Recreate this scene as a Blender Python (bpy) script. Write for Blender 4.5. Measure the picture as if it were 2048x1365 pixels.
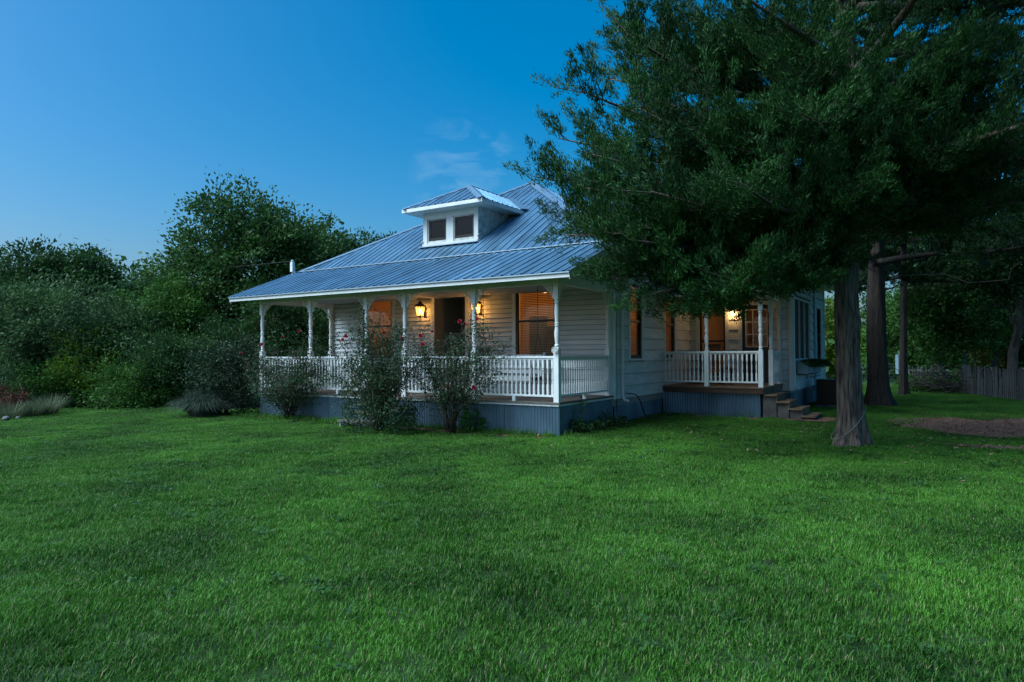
import bpy, math, random
import numpy as np
from math import pi, sin, cos, radians as R
random.seed(7); rng = np.random.default_rng(7)
for o in list(bpy.data.objects): bpy.data.objects.remove(o)
sc = bpy.context.scene
COL = sc.collection

# ------------------------------------------------------------------ camera
F, YAW, PITCH, ROLL = 1358.18, .5671, .0185, -.0051      # focal length in photo pixels (2048 wide)
CAM = np.array([6.376, -11.697, 1.6126])
cd = np.array([-sin(YAW)*cos(PITCH), cos(YAW)*cos(PITCH), sin(PITCH)])
r0 = np.array([cos(YAW), sin(YAW), 0.]); u0 = np.cross(r0, cd)
cr = cos(ROLL)*r0+sin(ROLL)*u0; cu = -sin(ROLL)*r0+cos(ROLL)*u0
cam = bpy.data.cameras.new('camera'); co = bpy.data.objects.new('camera', cam); COL.objects.link(co)
from mathutils import Matrix, Vector
m = Matrix.Identity(4)
for i in range(3):
    m[i][0], m[i][1], m[i][2], m[i][3] = cr[i], cu[i], -cd[i], CAM[i]
co.matrix_world = m
cam.sensor_width = 36; cam.lens = F/2048*36; cam.clip_end = 2000; cam.clip_start = .1
sc.camera = co
def ray(px, py): return cd+cr*(px-1024)/F-cu*(py-682.5)/F
def at(px, py, dep): return CAM+ray(px, py)*dep
def hit(px, py, ax, val):
    v = ray(px, py); return CAM+v*(val-CAM[ax])/v[ax]
def gnd(px, py): return hit(px, py, 2, 0.)

# ------------------------------------------------------------------ sky and light
SUN_EL, SUN_AZ = R(50), math.atan2(-.80, -.60)            # soft dusk light from the open side, left behind the camera
W = bpy.data.worlds.new('World'); sc.world = W; W.use_nodes = True
nt = W.node_tree; nt.nodes.clear()
def wn(t): return nt.nodes.new(t)
sky = wn('ShaderNodeTexSky'); sky.sky_type = 'NISHITA'; sky.sun_disc = False
sky.sun_elevation = SUN_EL; sky.sun_rotation = R(90)-SUN_AZ
sky.altitude = 100; sky.air_density = 1.0; sky.dust_density = 4.2; sky.ozone_density = 6
hs = wn('ShaderNodeHueSaturation'); hs.inputs['Hue'].default_value = .487; hs.inputs['Saturation'].default_value = 1.5
bg = wn('ShaderNodeBackground'); bg.inputs['Strength'].default_value = .103
ow = wn('ShaderNodeOutputWorld')
tcw = wn('ShaderNodeTexCoord'); mpw = wn('ShaderNodeMapping'); mpw.inputs['Rotation'].default_value = (0, .25, .6); mpw.inputs['Scale'].default_value = (7, 9, 20)
nzw = wn('ShaderNodeTexNoise'); nzw.inputs['Scale'].default_value = 1.0; nzw.inputs['Detail'].default_value = 9; nzw.inputs['Roughness'].default_value = .62; nzw.inputs['Distortion'].default_value = 1.2
rpw = wn('ShaderNodeValToRGB'); rpw.color_ramp.elements[0].position = .46; rpw.color_ramp.elements[1].position = .75; rpw.color_ramp.elements[1].color = (.15, .15, .15, 1)
mxw = wn('ShaderNodeMixRGB'); mxw.inputs[2].default_value = (5.2, 6.6, 7.6, 1)
nt.links.new(tcw.outputs['Generated'], mpw.inputs[0]); nt.links.new(mpw.outputs[0], nzw.inputs[0]); nt.links.new(nzw.outputs[0], rpw.inputs[0]); 
vd = wn('ShaderNodeVectorMath'); vd.operation = 'DOT_PRODUCT'; q = ray(930, 345); q = q/np.linalg.norm(q); vd.inputs[1].default_value = tuple(q)
nv = wn('ShaderNodeVectorMath'); nv.operation = 'NORMALIZE'; nt.links.new(tcw.outputs['Generated'], nv.inputs[0]); nt.links.new(nv.outputs[0], vd.inputs[0])
mrw = wn('ShaderNodeMapRange'); mrw.inputs['From Min'].default_value = .9962; mrw.inputs['From Max'].default_value = .9995; mrw.inputs['To Min'].default_value = .0; nt.links.new(vd.outputs['Value'], mrw.inputs['Value'])
mlw = wn('ShaderNodeMath'); mlw.operation = 'MULTIPLY'; nt.links.new(rpw.outputs[0], mlw.inputs[0]); nt.links.new(mrw.outputs[0], mlw.inputs[1]); nt.links.new(mlw.outputs[0], mxw.inputs[0])
nt.links.new(sky.outputs[0], hs.inputs['Color']); nt.links.new(hs.outputs[0], mxw.inputs[1]); nt.links.new(mxw.outputs[0], bg.inputs[0]); nt.links.new(bg.outputs[0], ow.inputs[0])
sl = bpy.data.lights.new('sun', 'SUN'); sl.energy = 2.7; sl.angle = R(50); sl.color = (.58, .86, 1.0)
so = bpy.data.objects.new('sun', sl); COL.objects.link(so)
sd = Vector((cos(SUN_AZ)*cos(SUN_EL), sin(SUN_AZ)*cos(SUN_EL), sin(SUN_EL)))
so.rotation_euler = sd.to_track_quat('Z', 'Y').to_euler(); so.location = (-20, -20, 20)
sc.view_settings.view_transform = 'Standard'; sc.view_settings.look = 'None'
sc.view_settings.gamma = 1; sc.view_settings.use_curve_mapping = False; sc.view_settings.exposure = .85
sc.render.engine = 'CYCLES'
sc.cycles.max_bounces = 6; sc.cycles.transparent_max_bounces = 16; sc.cycles.caustics_reflective = False; sc.cycles.caustics_refractive = False
sc.cycles.use_denoising = True; sc.cycles.denoiser = 'OPENIMAGEDENOISE'; sc.cycles.denoising_prefilter = 'NONE'; sc.cycles.denoising_input_passes = 'RGB_ALBEDO_NORMAL'; sc.cycles.sample_clamp_indirect = 3

# ------------------------------------------------------------------ materials
def mat(name, col, rough=.6, metal=0., var=.25, ovar=0., scale=6., bump=0., bscale=40., stretch=(1, 1, 1), col2=None, spec=.4, coord='Object'):
    M = bpy.data.materials.new(name); M.use_nodes = True; n = M.node_tree; n.nodes.clear()
    out = n.nodes.new('ShaderNodeOutputMaterial'); b = n.nodes.new('ShaderNodeBsdfPrincipled')
    n.links.new(b.outputs[0], out.inputs[0])
    b.inputs['Roughness'].default_value = rough; b.inputs['Metallic'].default_value = metal
    b.inputs['Specular IOR Level'].default_value = spec
    tc = n.nodes.new('ShaderNodeTexCoord'); mp = n.nodes.new('ShaderNodeMapping'); mp.inputs['Scale'].default_value = stretch
    if coord == 'World':
        g = n.nodes.new('ShaderNodeNewGeometry'); n.links.new(g.outputs['Position'], mp.inputs[0])
    else: n.links.new(tc.outputs['Object'], mp.inputs[0])
    nz = n.nodes.new('ShaderNodeTexNoise'); nz.inputs['Scale'].default_value = scale; nz.inputs['Detail'].default_value = 6
    n.links.new(mp.outputs[0], nz.inputs[0])
    rp = n.nodes.new('ShaderNodeValToRGB'); e = rp.color_ramp.elements
    c2 = col2 or tuple(max(0, x*(1-var)) for x in col)
    e[0].position = .32; e[1].position = .68; e[0].color = (*c2, 1); e[1].color = (*col, 1)
    n.links.new(nz.outputs[0], rp.inputs[0])
    if ovar:
        oi_ = n.nodes.new('ShaderNodeObjectInfo'); mr_ = n.nodes.new('ShaderNodeMapRange'); mr_.inputs['To Min'].default_value = 1-ovar; mr_.inputs['To Max'].default_value = 1+ovar*.4
        hv = n.nodes.new('ShaderNodeHueSaturation'); n.links.new(oi_.outputs['Random'], mr_.inputs['Value']); n.links.new(mr_.outputs[0], hv.inputs['Value']); n.links.new(rp.outputs[0], hv.inputs['Color']); n.links.new(hv.outputs[0], b.inputs['Base Color'])
    else: n.links.new(rp.outputs[0], b.inputs['Base Color'])
    if bump:
        n2 = n.nodes.new('ShaderNodeTexNoise'); n2.inputs['Scale'].default_value = bscale; n2.inputs['Detail'].default_value = 5
        n.links.new(mp.outputs[0], n2.inputs[0])
        bp = n.nodes.new('ShaderNodeBump'); bp.inputs['Strength'].default_value = bump; bp.inputs['Distance'].default_value = .02
        n.links.new(n2.outputs[0], bp.inputs['Height']); n.links.new(bp.outputs[0], b.inputs['Normal'])
    return M
def leafmat(name, dark, light, trans=.35, rough=.5, nscale=1.2, spec=.18, straw=0., clump=1.5):
    M = bpy.data.materials.new(name); M.use_nodes = True; n = M.node_tree; n.nodes.clear()
    out = n.nodes.new('ShaderNodeOutputMaterial'); b = n.nodes.new('ShaderNodeBsdfPrincipled'); t = n.nodes.new('ShaderNodeBsdfTranslucent')
    mx = n.nodes.new('ShaderNodeMixShader'); mx.inputs[0].default_value = trans
    b.inputs['Roughness'].default_value = rough; b.inputs['Specular IOR Level'].default_value = spec
    g = n.nodes.new('ShaderNodeNewGeometry'); nz = n.nodes.new('ShaderNodeTexNoise'); nz.inputs['Scale'].default_value = nscale; nz.inputs['Detail'].default_value = 3
    n.links.new(g.outputs['Position'], nz.inputs[0])
    a = n.nodes.new('ShaderNodeMath'); a.operation = 'MULTIPLY_ADD'; a.inputs[1].default_value = .55
    s = n.nodes.new('ShaderNodeMath'); s.operation = 'MULTIPLY_ADD'; s.inputs[1].default_value = clump; s.inputs[2].default_value = .22-.5*clump
    n.links.new(nz.outputs[0], s.inputs[0]); n.links.new(g.outputs['Random Per Island'], a.inputs[0]); n.links.new(s.outputs[0], a.inputs[2])
    rp = n.nodes.new('ShaderNodeValToRGB'); e = rp.color_ramp.elements; e[0].color = (*dark, 1); e[1].color = (*light, 1)
    e[0].position = .05; e[1].position = .95
    n.links.new(a.outputs[0], rp.inputs[0]); src = rp.outputs[0]
    if straw:
        gt = n.nodes.new('ShaderNodeMath'); gt.operation = 'GREATER_THAN'; gt.inputs[1].default_value = 1-straw; n.links.new(g.outputs['Random Per Island'], gt.inputs[0])
        ms = n.nodes.new('ShaderNodeMixRGB'); ms.inputs[2].default_value = (.30, .27, .12, 1); n.links.new(gt.outputs[0], ms.inputs[0]); n.links.new(src, ms.inputs[1]); src = ms.outputs[0]
    n.links.new(src, b.inputs['Base Color']); n.links.new(src, t.inputs[0])
    n.links.new(b.outputs[0], mx.inputs[1]); n.links.new(t.outputs[0], mx.inputs[2]); n.links.new(mx.outputs[0], out.inputs[0])
    return M
def glassmat(name, tint=(.9, .95, 1), refl=.04, translucent=0., tcol=(1, .75, .4)):
    M = bpy.data.materials.new(name); M.use_nodes = True; n = M.node_tree; n.nodes.clear()
    out = n.nodes.new('ShaderNodeOutputMaterial'); t = n.nodes.new('ShaderNodeBsdfTransparent'); t.inputs[0].default_value = (*tint, 1)
    g = n.nodes.new('ShaderNodeBsdfGlossy'); g.inputs['Roughness'].default_value = 0.
    lw = n.nodes.new('ShaderNodeLayerWeight'); lw.inputs[0].default_value = .3
    ma = n.nodes.new('ShaderNodeMath'); ma.operation = 'MULTIPLY_ADD'; ma.inputs[1].default_value = .10; ma.inputs[2].default_value = refl*.5
    n.links.new(lw.outputs['Fresnel'], ma.inputs[0])
    mx = n.nodes.new('ShaderNodeMixShader'); n.links.new(ma.outputs[0], mx.inputs[0]); n.links.new(t.outputs[0], mx.inputs[1]); n.links.new(g.outputs[0], mx.inputs[2])
    last = mx
    if translucent:
        tl = n.nodes.new('ShaderNodeBsdfTranslucent'); tl.inputs[0].default_value = (*tcol, 1)
        m2 = n.nodes.new('ShaderNodeMixShader'); m2.inputs[0].default_value = translucent
        n.links.new(mx.outputs[0], m2.inputs[1]); n.links.new(tl.outputs[0], m2.inputs[2]); last = m2
    n.links.new(last.outputs[0], out.inputs[0]); return M
def emat(name, col, s):
    M = bpy.data.materials.new(name); M.use_nodes = True; n = M.node_tree; n.nodes.clear()
    out = n.nodes.new('ShaderNodeOutputMaterial'); e = n.nodes.new('ShaderNodeEmission'); e.inputs[0].default_value = (*col, 1); e.inputs[1].default_value = s
    n.links.new(e.outputs[0], out.inputs[0]); return M
white = mat('white_paint', (.78, .78, .76), .55, var=.12, scale=3, bump=.08, bscale=60)
siding = mat('white_siding_paint', (.72, .73, .72), .6, var=.2, ovar=.12, scale=1.6, bump=.1, bscale=30, stretch=(1, 1, 5))
worn = mat('weathered_white_paint', (.72, .71, .68), .65, var=.45, scale=7, bump=.12)
blackfr = mat('black_window_paint', (.018, .016, .015), .4, var=.3)
metal = mat('galvanised_roofing', (.18, .345, .50), .40, metal=.5, var=.45, ovar=.22, scale=2.2, bump=.05, bscale=14, stretch=(2.5, .5, .5))
flash = mat('galvanised_flashing', (.36, .48, .58), .38, metal=.8, var=.12, scale=4)
skirtm = mat('galvanised_corrugated_skirt', (.15, .24, .32), .45, metal=.6, var=.5, ovar=.15, scale=1.4, stretch=(1, 1, .4))
deckm = mat('grey_brown_deck_wood', (.16, .135, .115), .65, var=.4, scale=3, bump=.2, stretch=(4, 1, 1))
brownw = mat('brown_porch_wood', (.20, .125, .075), .6, var=.45, scale=4, bump=.2)
darkw = mat('dark_stained_wood', (.075, .035, .02), .45, var=.4, scale=6)
concrete = mat('stained_concrete', (.13, .125, .115), .85, var=.5, scale=4, bump=.3)
ceilm = mat('porch_ceiling_paint', (.42, .42, .40), .7, var=.1)
roomm = mat('warm_interior_paint', (.60, .38, .19), .8, var=.1, scale=2)
roomd = mat('interior_cabinet_wood', (.22, .11, .05), .5, var=.4)
blindm = mat('wood_blind_slats', (.50, .33, .17), .5, var=.15)
vestm = mat('vestibule_grey_paint', (.30, .29, .28), .7, var=.1)
iron = mat('black_iron', (.015, .014, .013), .45, var=.3, metal=.4)
chainm = mat('steel_chain', (.10, .10, .10), .4, metal=.8)
greym = mat('grey_painted_steel', (.34, .46, .52), .45, metal=.2, var=.15)
glass = glassmat('window_glass'); darkglass = glassmat('dormer_glass', (.03, .07, .09), .05)
screenm = mat('dark_window_screen', (.05, .048, .045), .6, var=.3)
lglass = glassmat('seeded_lantern_glass', (1, .92, .75), .1, .35, (1, .8, .45))
bulbm = emat('lit_bulb', (1, .62, .22), 14); tubem = emat('lit_tube', (1, .72, .38), 3.5)
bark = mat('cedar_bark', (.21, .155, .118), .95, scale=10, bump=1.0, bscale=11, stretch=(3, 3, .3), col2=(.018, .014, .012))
bark3 = mat('shaded_cedar_bark', (.06, .045, .036), .95, scale=10, bump=1.0, bscale=11, stretch=(3, 3, .3), col2=(.012, .010, .009))  # darker copy of the cedar bark, canopy shade put into the colour
bark2 = mat('grey_brown_bark', (.09, .075, .062), .9, var=.6, scale=6, bump=.8, bscale=14, stretch=(2, 2, .5))
palebark = mat('pale_bark', (.30, .29, .27), .85, var=.5, scale=6, bump=.5, stretch=(1, 1, .4))
stemm = mat('rose_stem', (.07, .055, .035), .8, var=.5)
picketm = mat('weathered_picket_wood', (.15, .145, .145), .85, var=.55, ovar=.5, scale=3, bump=.3, stretch=(3, 3, .5))
soil = mat('mulch_soil', (.30, .14, .08), .95, var=.55, scale=14, bump=.9, bscale=55, col2=(.06, .034, .027))
chipm = mat('mulch_chip', (.30, .17, .12), .9, var=.5)
stonem = mat('pale_stone', (.16, .16, .165), .85, var=.4, bump=.4)
bladem = leafmat('lawn_blade', (.007, .040, .005), (.125, .335, .036), .33, .45, .6, spec=.2, straw=.03, clump=1.35)
cedarm = leafmat('cedar_foliage', (.007, .030, .009), (.040, .125, .026), .15, .55, .9)
cedarm2 = leafmat('dark_cedar_foliage', (.008, .028, .010), (.03, .085, .024), .15, .55, .9)
brownn = leafmat('dead_cedar_needles', (.05, .035, .02), (.11, .075, .045), .1, .7)
redm = mat('red_rose_petal', (.42, .012, .035), .5, var=.4, scale=30)
hosem = mat('black_rubber', (.012, .012, .013), .4)

# ------------------------------------------------------------------ mesh helpers
class MB:
    def __init__(s): s.v = []; s.f = []
    def add(s, V, Fc):
        b = len(s.v); s.v += [tuple(map(float, p)) for p in V]; s.f += [tuple(b+i for i in f) for f in Fc]; return s
    def box(s, x0, x1, y0, y1, z0, z1):
        return s.add([(x0, y0, z0), (x1, y0, z0), (x1, y1, z0), (x0, y1, z0), (x0, y0, z1), (x1, y0, z1), (x1, y1, z1), (x0, y1, z1)],
                     [(0, 3, 2, 1), (4, 5, 6, 7), (0, 1, 5, 4), (1, 2, 6, 5), (2, 3, 7, 6), (3, 0, 4, 7)])
    def bar(s, a, b, w, h, up=(0, 0, 1)):
        a, b, up = np.array(a, float), np.array(b, float), np.array(up, float)
        d = (b-a)/np.linalg.norm(b-a); x = np.cross(d, up)
        if np.linalg.norm(x) < 1e-4: x = np.cross(d, (1, 0, 0))
        x /= np.linalg.norm(x); y = np.cross(x, d)
        P = [c+i*x*w/2+j*y*h/2 for c in (a, b) for i, j in ((-1, -1), (1, -1), (1, 1), (-1, 1))]
        return s.add(P, [(0, 3, 2, 1), (4, 5, 6, 7), (0, 1, 5, 4), (1, 2, 6, 5), (2, 3, 7, 6), (3, 0, 4, 7)])
    def tube(s, pts, rad, n=6, cap=True):
        P = np.array(pts, float); k = len(P); rr = np.broadcast_to(np.array(rad, float), (k,)) if np.ndim(rad) == 0 else np.array(rad, float)
        T = np.gradient(P, axis=0); T /= np.linalg.norm(T, axis=1)[:, None]+1e-9
        x = np.cross(T[0], (0, 0, 1.))
        if np.linalg.norm(x) < 1e-3: x = np.array((1., 0, 0))
        V = []
        for i in range(k):
            x = x-T[i]*(x@T[i]); x /= np.linalg.norm(x)+1e-9; y = np.cross(T[i], x)
            V += [P[i]+rr[i]*(cos(2*pi*j/n)*x+sin(2*pi*j/n)*y) for j in range(n)]
        Fc = [(i*n+j, i*n+(j+1) % n, (i+1)*n+(j+1) % n, (i+1)*n+j) for i in range(k-1) for j in range(n)]
        if cap: Fc += [tuple(range(n-1, -1, -1)), tuple((k-1)*n+j for j in range(n))]
        return s.add(V, Fc)
    def lathe(s, prof, n=10, c=(0, 0, 0), square=False):
        V = []
        for r_, z in prof:
            V += [(c[0]+r_*cos(2*pi*(j+.5)/n), c[1]+r_*sin(2*pi*(j+.5)/n), c[2]+z) for j in range(n)]
        k = len(prof)
        Fc = [(i*n+j, i*n+(j+1) % n, (i+1)*n+(j+1) % n, (i+1)*n+j) for i in range(k-1) for j in range(n)]
        Fc += [tuple(range(n-1, -1, -1)), tuple((k-1)*n+j for j in range(n))]
        return s.add(V, Fc)
    def data(s, name, M, smooth=False):
        me = bpy.data.meshes.new(name); me.from_pydata(s.v, [], s.f); me.materials.append(M)
        if smooth: me.polygons.foreach_set('use_smooth', [True]*len(me.polygons))
        me.update(); return me
    def build(s, name, M, parent=None, smooth=False): return link(name, s.data(name, M, smooth), parent)
def link(name, me, parent=None, loc=None, rz=0.):
    o = bpy.data.objects.new(name, me); COL.objects.link(o)
    if parent is not None: o.parent = parent
    if loc is not None: o.location = loc
    if rz: o.rotation_euler = (0, 0, rz)
    return o
def npmesh(name, V, Fc, M):
    V = np.asarray(V, np.float32).reshape(-1, 3); Fc = np.asarray(Fc, np.int32); k = Fc.shape[1]
    me = bpy.data.meshes.new(name); me.vertices.add(len(V)); me.vertices.foreach_set('co', V.ravel())
    me.loops.add(Fc.size); me.loops.foreach_set('vertex_index', Fc.ravel())
    me.polygons.add(len(Fc)); me.polygons.foreach_set('loop_start', np.arange(0, Fc.size, k, dtype=np.int32))
    me.materials.append(M); me.update(calc_edges=True); return me
def tag(o, label=None, cat=None, group=None, kind=None):
    for k, v in (('label', label), ('category', cat), ('group', group), ('kind', kind)):
        if v: o[k] = v
    return o
def empty(name, loc, label=None, cat=None, group=None, rz=0.):
    o = link(name, None, None, loc, rz); return tag(o, label, cat, group)
def rawpart(name, parent, loc=None): return link(name, None, parent, loc)

# ------------------------------------------------------------------ ground
def gz(x, y): return 0.0
n = 90
gx = np.concatenate([-np.geomspace(400, 22, 14), np.linspace(-20, 16, n), np.geomspace(18, 400, 14)])
gy = np.concatenate([-np.geomspace(400, 20, 14), np.linspace(-18, 34, n), np.geomspace(36, 600, 14)])
GX, GY = np.meshgrid(gx, gy)
def gnoise(x, y): return .009*np.sin(x*1.3+.7*y)+.007*np.sin(y*1.9-.4*x+1)+.004*np.sin(3.1*x+2.2*y)
inner = (GX > -9.6) & (GX < 3.4) & (GY > -.5) & (GY < 14.5)
GZ = np.where(inner, -.03, gnoise(GX, GY)-.034)
a, b = GX.shape
idx = np.arange(a*b).reshape(a, b)
fc = np.stack([idx[:-1, :-1], idx[:-1, 1:], idx[1:, 1:], idx[1:, :-1]], -1).reshape(-1, 4)
lawnsoil = mat('lawn_thatch', (.035, .075, .016), .95, var=.5, scale=2.5, bump=.5, bscale=70, col2=(.018, .035, .010), coord='World')
ground = link('ground', npmesh('ground', np.stack([GX, GY, GZ], -1), fc, lawnsoil)); tag(ground, kind='structure')

def blob(cx, cy, rx, ry, z, name, M, seed=0, n=40, irr=.28):
    q = np.random.default_rng(seed); mb = MB(); ph = q.uniform(0, 6.28, 5); P = [(cx, cy, z)]
    for k in range(n):
        t = 2*pi*k/n; f_ = 1+irr*sum(sin((j+2)*t+ph[j])/(j+1.5) for j in range(5))
        P.append((cx+rx*f_*cos(t), cy+ry*f_*sin(t), z))
    mb.add(P, [(0, 1+k, 1+(k+1) % n) for k in range(n)])
    return tag(mb.build(name, M), kind='structure')
BARE = [(8.2, 6.4, 3.0, 2.1), (7.7, 2.3, 1.3, .25), (3.5, 6.2, .9, .8), (1.6, 5.4, 1.3, .25)]
for i, (x, y, rx, ry) in enumerate(BARE): blob(x, y, rx*1.12, ry*1.12, -.010+.002*i, 'bare_earth', soil, i)
bedm = MB(); bedm.box(-9.4, -.1, -.32, -.02, -.05, -.008); tag(bedm.build('garden_bed', soil), kind='structure')
# wood chips lying on the bare earth
V = []; 
for k in range(5200):
    x, y, rx, ry = BARE[0] if k % 5 else BARE[1]
    t = rng.uniform(0, 6.28); q = math.sqrt(rng.uniform())
    c = np.array([x+rx*q*cos(t), y+ry*q*sin(t), -.002+rng.uniform(0, .012)]); d1 = rng.normal(size=3)*[1, 1, .2]; d1 /= np.linalg.norm(d1); d2 = np.cross(d1, (0, 0, 1))
    l, w_ = rng.uniform(.02, .06), rng.uniform(.006, .014); V += [c-d1*l-d2*w_, c+d1*l-d2*w_, c+d1*l+d2*w_, c-d1*l+d2*w_]
tag(link('mulch_chips', npmesh('mulch_chips', V, np.arange(len(V)).reshape(-1, 4), chipm)), 'brown wood chips scattered over the bare earth', 'mulch', kind='stuff')

def leafmesh_(name, c, rg):
    k = len(c); a = rg.uniform(0, 2*pi, k); l = rg.uniform(.02, .05, k)[:, None]
    d1 = np.stack([np.cos(a), np.sin(a), rg.normal(size=k)*.3], -1)*l; d2 = np.stack([-np.sin(a), np.cos(a), rg.normal(size=k)*.3], -1)*l*.4
    V = np.stack([c-d1, c+d2, c+d1, c-d2], 1).reshape(-1, 3); return npmesh(name, V, np.arange(len(V)).reshape(-1, 4), chipm)
# lawn: one tile of blades, repeated over the lawn
def blades(nb, size, h0, h1, w, rg):
    p = rg.uniform(-size/2, size/2, (nb, 2)); h = rg.uniform(h0, h1, nb); th = rg.uniform(0, 2*pi, nb); ln = rg.uniform(.1, 1.15, nb)*h
    d_ = np.stack([np.cos(th), np.sin(th)], -1); s_ = np.stack([-d_[:, 1], d_[:, 0]], -1); ww = (w*rg.uniform(.6, 1.2, nb))[:, None]
    P = np.zeros((nb, 5, 3))
    P[:, 0, :2] = p-s_*ww; P[:, 1, :2] = p+s_*ww
    mid = p+d_*ln[:, None]*.3; P[:, 2, :2] = mid+s_*ww*.8; P[:, 3, :2] = mid-s_*ww*.8; P[:, 2:4, 2] = (h*.6)[:, None]
    P[:, 4, :2] = p+d_*ln[:, None]; P[:, 4, 2] = h
    return P
def blade_mesh(name, P, M):
    nb = len(P); b_ = np.arange(nb)[:, None]*5
    f_ = np.concatenate([b_+[0, 1, 2], b_+[0, 2, 3], b_+[3, 2, 4]]); return npmesh(name, P.reshape(-1, 3), f_, M)
TS = .5
tile = bpy.data.objects.new('lawn_tuft', blade_mesh('lawn_tuft', blades(2600, TS*1.3, .016, .046, .0030, rng), bladem))
pts = []
for x in np.arange(-17.5, 14, TS):
    for y in np.arange(-17, 30, TS):
        if (-9.25 < x < .0 and 0 < y < 12) or (0 < x < 2.7 and 5.8 < y < 14): continue
        if y > -1.0+.35*(x+17) and x < -11.3 and y > -1.2: continue
        dx, dy = x-CAM[0], y-CAM[1]; dd = dx*cd[0]+dy*cd[1]
        if dd < 1.5 or abs(dx*cr[0]+dy*cr[1]) > dd*.95+3: continue
        bare = max(1-((x-bx)/rx)**2-((y-by)/ry)**2 for bx, by, rx, ry in BARE)
        if bare > rng.uniform(-.3, .45): continue
        if -9.5 < x < 0 and -.7 < y < 0 and rng.uniform() < .3: continue
        pts.append((x+rng.uniform(-.06, .06), y+rng.uniform(-.06, .06), gnoise(x, y)-.02 if not (-9.6 < x < 3.4 and -.5 < y < 14.5) else -.012))
pm = bpy.data.meshes.new('lawn_grass'); pm.from_pydata(pts, [], []); pm.materials.append(bladem)
lawn = tag(link('lawn_grass', pm), 'mown green lawn grass in front of the white house', 'grass', kind='stuff')
ng = bpy.data.node_groups.new('lawn_spread', 'GeometryNodeTree')
ng.interface.new_socket('Geometry', in_out='INPUT', socket_type='NodeSocketGeometry'); ng.interface.new_socket('Geometry', in_out='OUTPUT', socket_type='NodeSocketGeometry')
gi, go = ng.nodes.new('NodeGroupInput'), ng.nodes.new('NodeGroupOutput')
ip = ng.nodes.new('GeometryNodeInstanceOnPoints'); oi = ng.nodes.new('GeometryNodeObjectInfo'); oi.inputs['Object'].default_value = tile
rv = ng.nodes.new('FunctionNodeRandomValue'); rv.data_type = 'FLOAT_VECTOR'; rv.inputs[0].default_value = (-.06, -.06, 0); rv.inputs[1].default_value = (.06, .06, 6.283)
rs = ng.nodes.new('FunctionNodeRandomValue'); rs.data_type = 'FLOAT_VECTOR'; rs.inputs[0].default_value = (.95, .95, .7); rs.inputs[1].default_value = (1.1, 1.1, 1.25)
ng.links.new(gi.outputs[0], ip.inputs['Points']); ng.links.new(oi.outputs['Geometry'], ip.inputs['Instance'])
ng.links.new(rv.outputs[0], ip.inputs['Rotation']); ng.links.new(rs.outputs[0], ip.inputs['Scale']); ng.links.new(ip.outputs[0], go.inputs[0])
lawn.modifiers.new('spread', 'NODES').node_group = ng

# uncut grass at the foot of the walls, weeds and fallen leaves on the lawn
rg = np.random.default_rng(77); B_ = []
for (xa, ya, xb, yb2, nb) in ((-9.3, -.12, -.05, -.12, 5200), (.12, .0, .12, 2.6, 500), (-9.4, -.5, -5.5, -.45, 1500), (4.55, 1.4, 5.4, 1.4, 500), (.1, 5.6, 2.5, 5.7, 500)):
    q = blades(nb, .0001, .05, .17, .0032, rg); tt = rg.uniform(0, 1, nb); off = rg.normal(size=(nb, 2))*.085
    clump = .5+.5*np.sin(tt*37+np.sin(tt*91)); keep = clump > rg.uniform(-.1, .8, nb)
    q[:, :, 0] += (xa+(xb-xa)*tt+off[:, 0])[:, None]; q[:, :, 1] += (ya+(yb2-ya)*tt-np.abs(off[:, 1])*(1 if ya == yb2 or abs(ya-yb2) < .2 else 0))[:, None]; B_.append(q[keep])
tag(link('uncut_grass', blade_mesh('uncut_grass', np.concatenate(B_), bladem)), 'longer uncut grass along the foot of the skirting', 'grass', kind='stuff')
weedm = leafmat('lawn_weed_leaf', (.018, .055, .014), (.06, .15, .045), .3, .5, 3); V = []
for k in range(700):
    x, y = rg.uniform(-13, 11), rg.uniform(-10.5, 5)
    if (-9.4 < x < .1 and y > -.4) or (x-CAM[0])*cd[0]+(y-CAM[1])*cd[1] < 2.5: continue
    m_ = rg.integers(6, 22); c = np.stack([x+rg.normal(size=m_)*.05, y+rg.normal(size=m_)*.05, rg.uniform(.015, .055, m_)], -1); a = rg.uniform(0, 2*pi, m_); l = rg.uniform(.012, .028, m_)
    d1 = np.stack([np.cos(a), np.sin(a), rg.normal(size=m_)*.3], -1)*l[:, None]; d2 = np.stack([-np.sin(a), np.cos(a), rg.normal(size=m_)*.3], -1)*l[:, None]*.6
    V.append(np.stack([c-d1, c+d2, c+d1, c-d2], 1))
V = np.concatenate(V).reshape(-1, 3)
tag(link('lawn_weeds', npmesh('lawn_weeds', V, np.arange(len(V)).reshape(-1, 4), weedm)), 'small broad-leaved weeds scattered through the lawn', 'weeds', kind='stuff')
m_ = 420; c = np.stack([rg.normal(size=m_)*2.6+5.2, rg.normal(size=m_)*2.4+2.6, rg.uniform(.03, .06, m_)], -1); c = c[(c[:, 0] > 2.9) | (c[:, 1] < -.2) | ((c[:, 0] > .2) & (c[:, 1] < 5.4))]
tag(link('fallen_leaves', leafmesh_('fallen_leaves', c, rg)), 'dry fallen leaves and twigs under the cedars', 'leaves', kind='stuff')

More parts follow.
